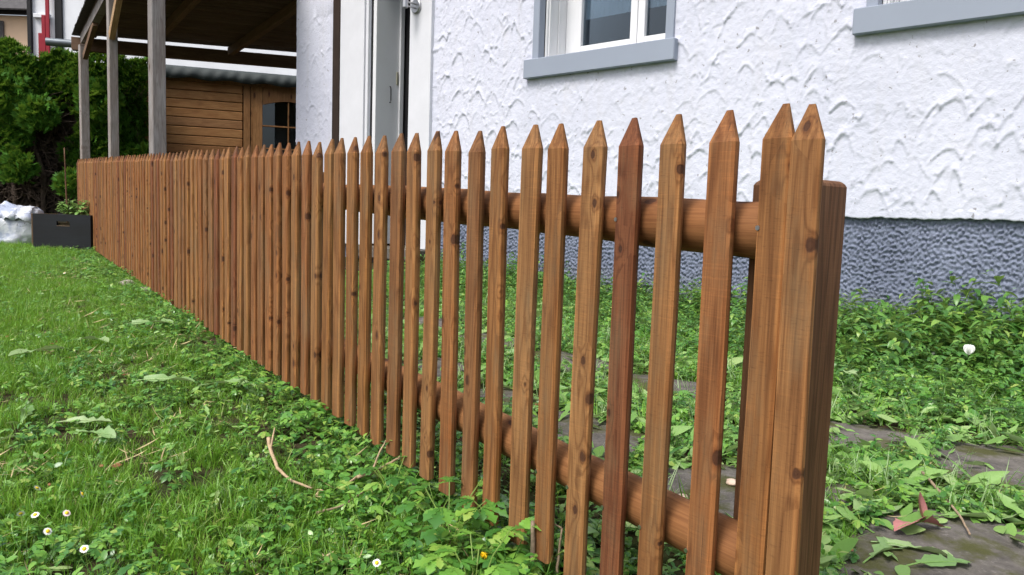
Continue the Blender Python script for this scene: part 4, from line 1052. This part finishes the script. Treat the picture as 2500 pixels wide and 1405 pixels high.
stick('twig', [gp(1.36, 2.42, .05), gp(1.33, 2.25, .035), gp(1.30, 2.10, .03), gp(1.25, 1.97, .025)], .005, 'twigwood', 'thin dark twig lying across the right flagstone')
# red leaf, white bloom, chips, stones
rl = big_leaf('dead_leaf', 1.20, 2.02, 1.75, .15, .11, 'toothed', 'crumpled dull red leaf on the mossy flagstone', 'redleaf', .55, .45, .35, .022)
mb = MB(); put(mb, leaf_geo(.09, .05, -.5, .6, 'lance', 8), (0, .05, .012), -.9, .9); mb.build('lobe', 'redleaf', rl, smooth=True)
big_leaf('dead_leaf', 1.10, 2.98, .5, .06, .03, 'oval', 'small curled brown leaf on the weeds above the upper flagstone', 'brownleaf', .6, .3, .2, .03)
big_leaf('dead_leaf', -.62, 2.02, .9, .07, .03, 'toothed', 'reddish dead leaf below the curved root', 'brownleaf', .6, .1, .2, .03)
bl = tag(empty('white_bloom', G(2.42, 3.96, .16)), 'crumpled white bindweed bloom in the weeds by the house', 'flower')
for i in range(5):
    mb = MB(); put(mb, leaf_geo(.06*random.uniform(.8, 1.1), .055, -.6, .5, 'round', 6), (0, 0, 0), 6.283*i/5, .9); mb.build('petal', 'petal', bl, smooth=True)
def rock(name, x, y, r, up, mat, label, cat, sq=.7):
    bm = bmesh.new(); bmesh.ops.create_icosphere(bm, subdivisions=3, radius=r)
    for v in bm.verts: f = 1+.28*(float(vnoise(v.co.x/r*1.3+x*9, v.co.y/r*1.3+v.co.z/r*2, 1, 3))-.5); v.co *= f; v.co.z *= sq
    me = bpy.data.meshes.new(name); bm.to_mesh(me); bm.free(); me.materials.append(M[mat]); me.polygons.foreach_set('use_smooth', [True]*len(me.polygons))
    o = link(name, me); gput(o, x, y, up); return tag(o, label, cat)
rock('stone', -3.06, 6.00, .07, .0, 'pebble', 'left of two rounded grey stones half buried by the fence', 'stone')
rock('stone', -2.80, 5.72, .065, .0, 'pebble', 'right of two rounded grey stones half buried by the fence', 'stone')
rock('chip', .71, 2.31, .02, .02, 'fungus', 'pale pinkish chip on the flagstone seen between the last pickets', 'stone', .6)
rock('chip', .52, 2.16, .018, .03, 'fungus', 'round pale chip beside the lower rail behind the pickets', 'stone', .8)

# ------------------------------------------------------------------ black crate with plant, stake, sack
CR = math.radians(-8)
crate = tag(empty('planter_crate', G(-4.98, 8.36), CR), 'black wooden crate planter with a hand slot at the fence end', 'crate')
cw, cd_, chh = .70, .40, .40
def cb(nm, mat, x0, x1, y0, y1, z0, z1): 
    o = MB().box(-(x1-x0)/2, (x1-x0)/2, -(y1-y0)/2, (y1-y0)/2, -(z1-z0)/2, (z1-z0)/2).build(nm, mat, crate, bevel=.004); o.location = ((x0+x1)/2, (y0+y1)/2, (z0+z1)/2); return o
# front panel with the slot cut through
xs = [-cw/2, -.06, .10, cw/2]; zz = [-.02, .275, .325, chh]
mb = MB()
for i in range(3):
    for j in range(3):
        if i == 1 and j == 1: continue
        mb.box(xs[i], xs[i+1], 0, .022, zz[j], zz[j+1])
me = mb.data('front_panel', 'blackbox'); bm = bmesh.new(); bm.from_mesh(me); bmesh.ops.remove_doubles(bm, verts=bm.verts, dist=1e-4)
seen = {}
for f in list(bm.faces):
    key = tuple(sorted(v.index for v in f.verts)); seen.setdefault(key, []).append(f)
bmesh.ops.delete(bm, geom=[f for l in seen.values() if len(l) > 1 for f in l], context='FACES_ONLY'); bmesh.ops.recalc_face_normals(bm, faces=bm.faces); bm.to_mesh(me); bm.free()
link('front_panel', me, crate)
cb('slot_rim', 'crateraw', -.062, .102, -.003, .024, .268, .276)
cb('side_panel', 'blackbox', cw/2-.022, cw/2-.001, .024, cd_-.024, -.02, chh); cb('side_panel', 'crateraw', -cw/2-.022, -cw/2-.001, .0, cd_, -.02, chh)
cb('back_panel', 'blackbox', -cw/2, cw/2, cd_-.022, cd_, -.02, chh); cb('soil', 'soil', -cw/2+.01, cw/2-.03, .026, cd_-.026, .22, .31)
pp = tag(empty('leafy_plant', G(-4.93, 8.58, .31), .3), 'bushy light green plant growing in the black crate', 'plant'); r = random.Random(4); mb = MB(); st = MB()
for i in range(26):
    az = r.uniform(0, 6.28); rr_ = r.uniform(.02, .17); h = r.uniform(.08, .26); q = Vector((math.cos(az)*rr_*1.25, math.sin(az)*rr_*.7, h))
    st.tube([(q.x*.3, q.y*.3, -.02), q*.6+Vector((0, 0, .02)), q], .003, 5)
    for k in range(7): l = r.uniform(.045, .085); put(mb, leaf_geo(l, l*.6, .4, .2, 'oval', 5), q*r.uniform(.6, 1), r.uniform(0, 6.28), r.uniform(-.2, .7))
f = mb.build('leaves', 'clip', pp, smooth=True); f['kind'] = 'stuff'; s2 = st.build('stalks', 'stem', pp); s2['kind'] = 'stuff'
stick('garden_stake', [G(-5.03, 8.56, .25), G(-5.04, 8.56, .7), G(-5.05, 8.56, 1.14)], .011, 'stake', 'thin reddish stake standing in the black crate', 'stake')
# sack
bm = bmesh.new(); bmesh.ops.create_grid(bm, x_segments=2, y_segments=2, size=.1); bm.free()
bm = bmesh.new(); bmesh.ops.create_uvsphere(bm, u_segments=56, v_segments=36, radius=1)
for v in bm.verts:
    p = v.co.copy(); e = lambda t, k: math.copysign(abs(t)**k, t)
    q = Vector((e(p.x, .6)*.33, e(p.y, .6)*.22, e(p.z, .65)*.25+.22))
    n1 = float(vnoise(p.x*2+3, p.z*2+p.y, 1.3, 5))-.5; n2 = float(vnoise(p.x*7+p.y*3, p.z*6, 1, 6))-.5; n3 = float(vnoise(p.x*3+p.z*9, p.y*9, 1.4, 9))-.5
    q *= 1+.22*n1+.10*n2+.07*n3
    if q.z > .36: q.y *= .75; q.z += .04*n1
    v.co = q
me = bpy.data.meshes.new('sack'); bm.to_mesh(me); bm.free(); me.materials.append(M['sack']); me.polygons.foreach_set('use_smooth', [True]*len(me.polygons))
sk = empty('garden_sack', G(-5.92, 8.95, -.02), .1); tag(sk, 'slumped white plastic sack at the left edge beside the crate', 'sack'); link('bag', me, sk)
vs, fs = [], []; k = 24
for i in range(k+1):
    x = -.30+.62*i/k
    for j, (yy, z) in enumerate(((.06, .40), (.0, .475), (-.10, .47), (-.20, .40), (-.235, .335))): vs.append((x+.03*math.sin(j+i*.4), yy+.02*math.sin(i*.9+j), z+.018*math.sin(i*1.3+j*1.7)-.03*abs(x)))
for i in range(k):
    for j in range(4): fs.append((i*5+j, (i+1)*5+j, (i+1)*5+j+1, i*5+j+1))
o = link('folded_mouth', meshdata('folded_mouth', vs, fs, 'sack', True), sk); o.modifiers.new('t', 'SOLIDIFY').thickness = .006
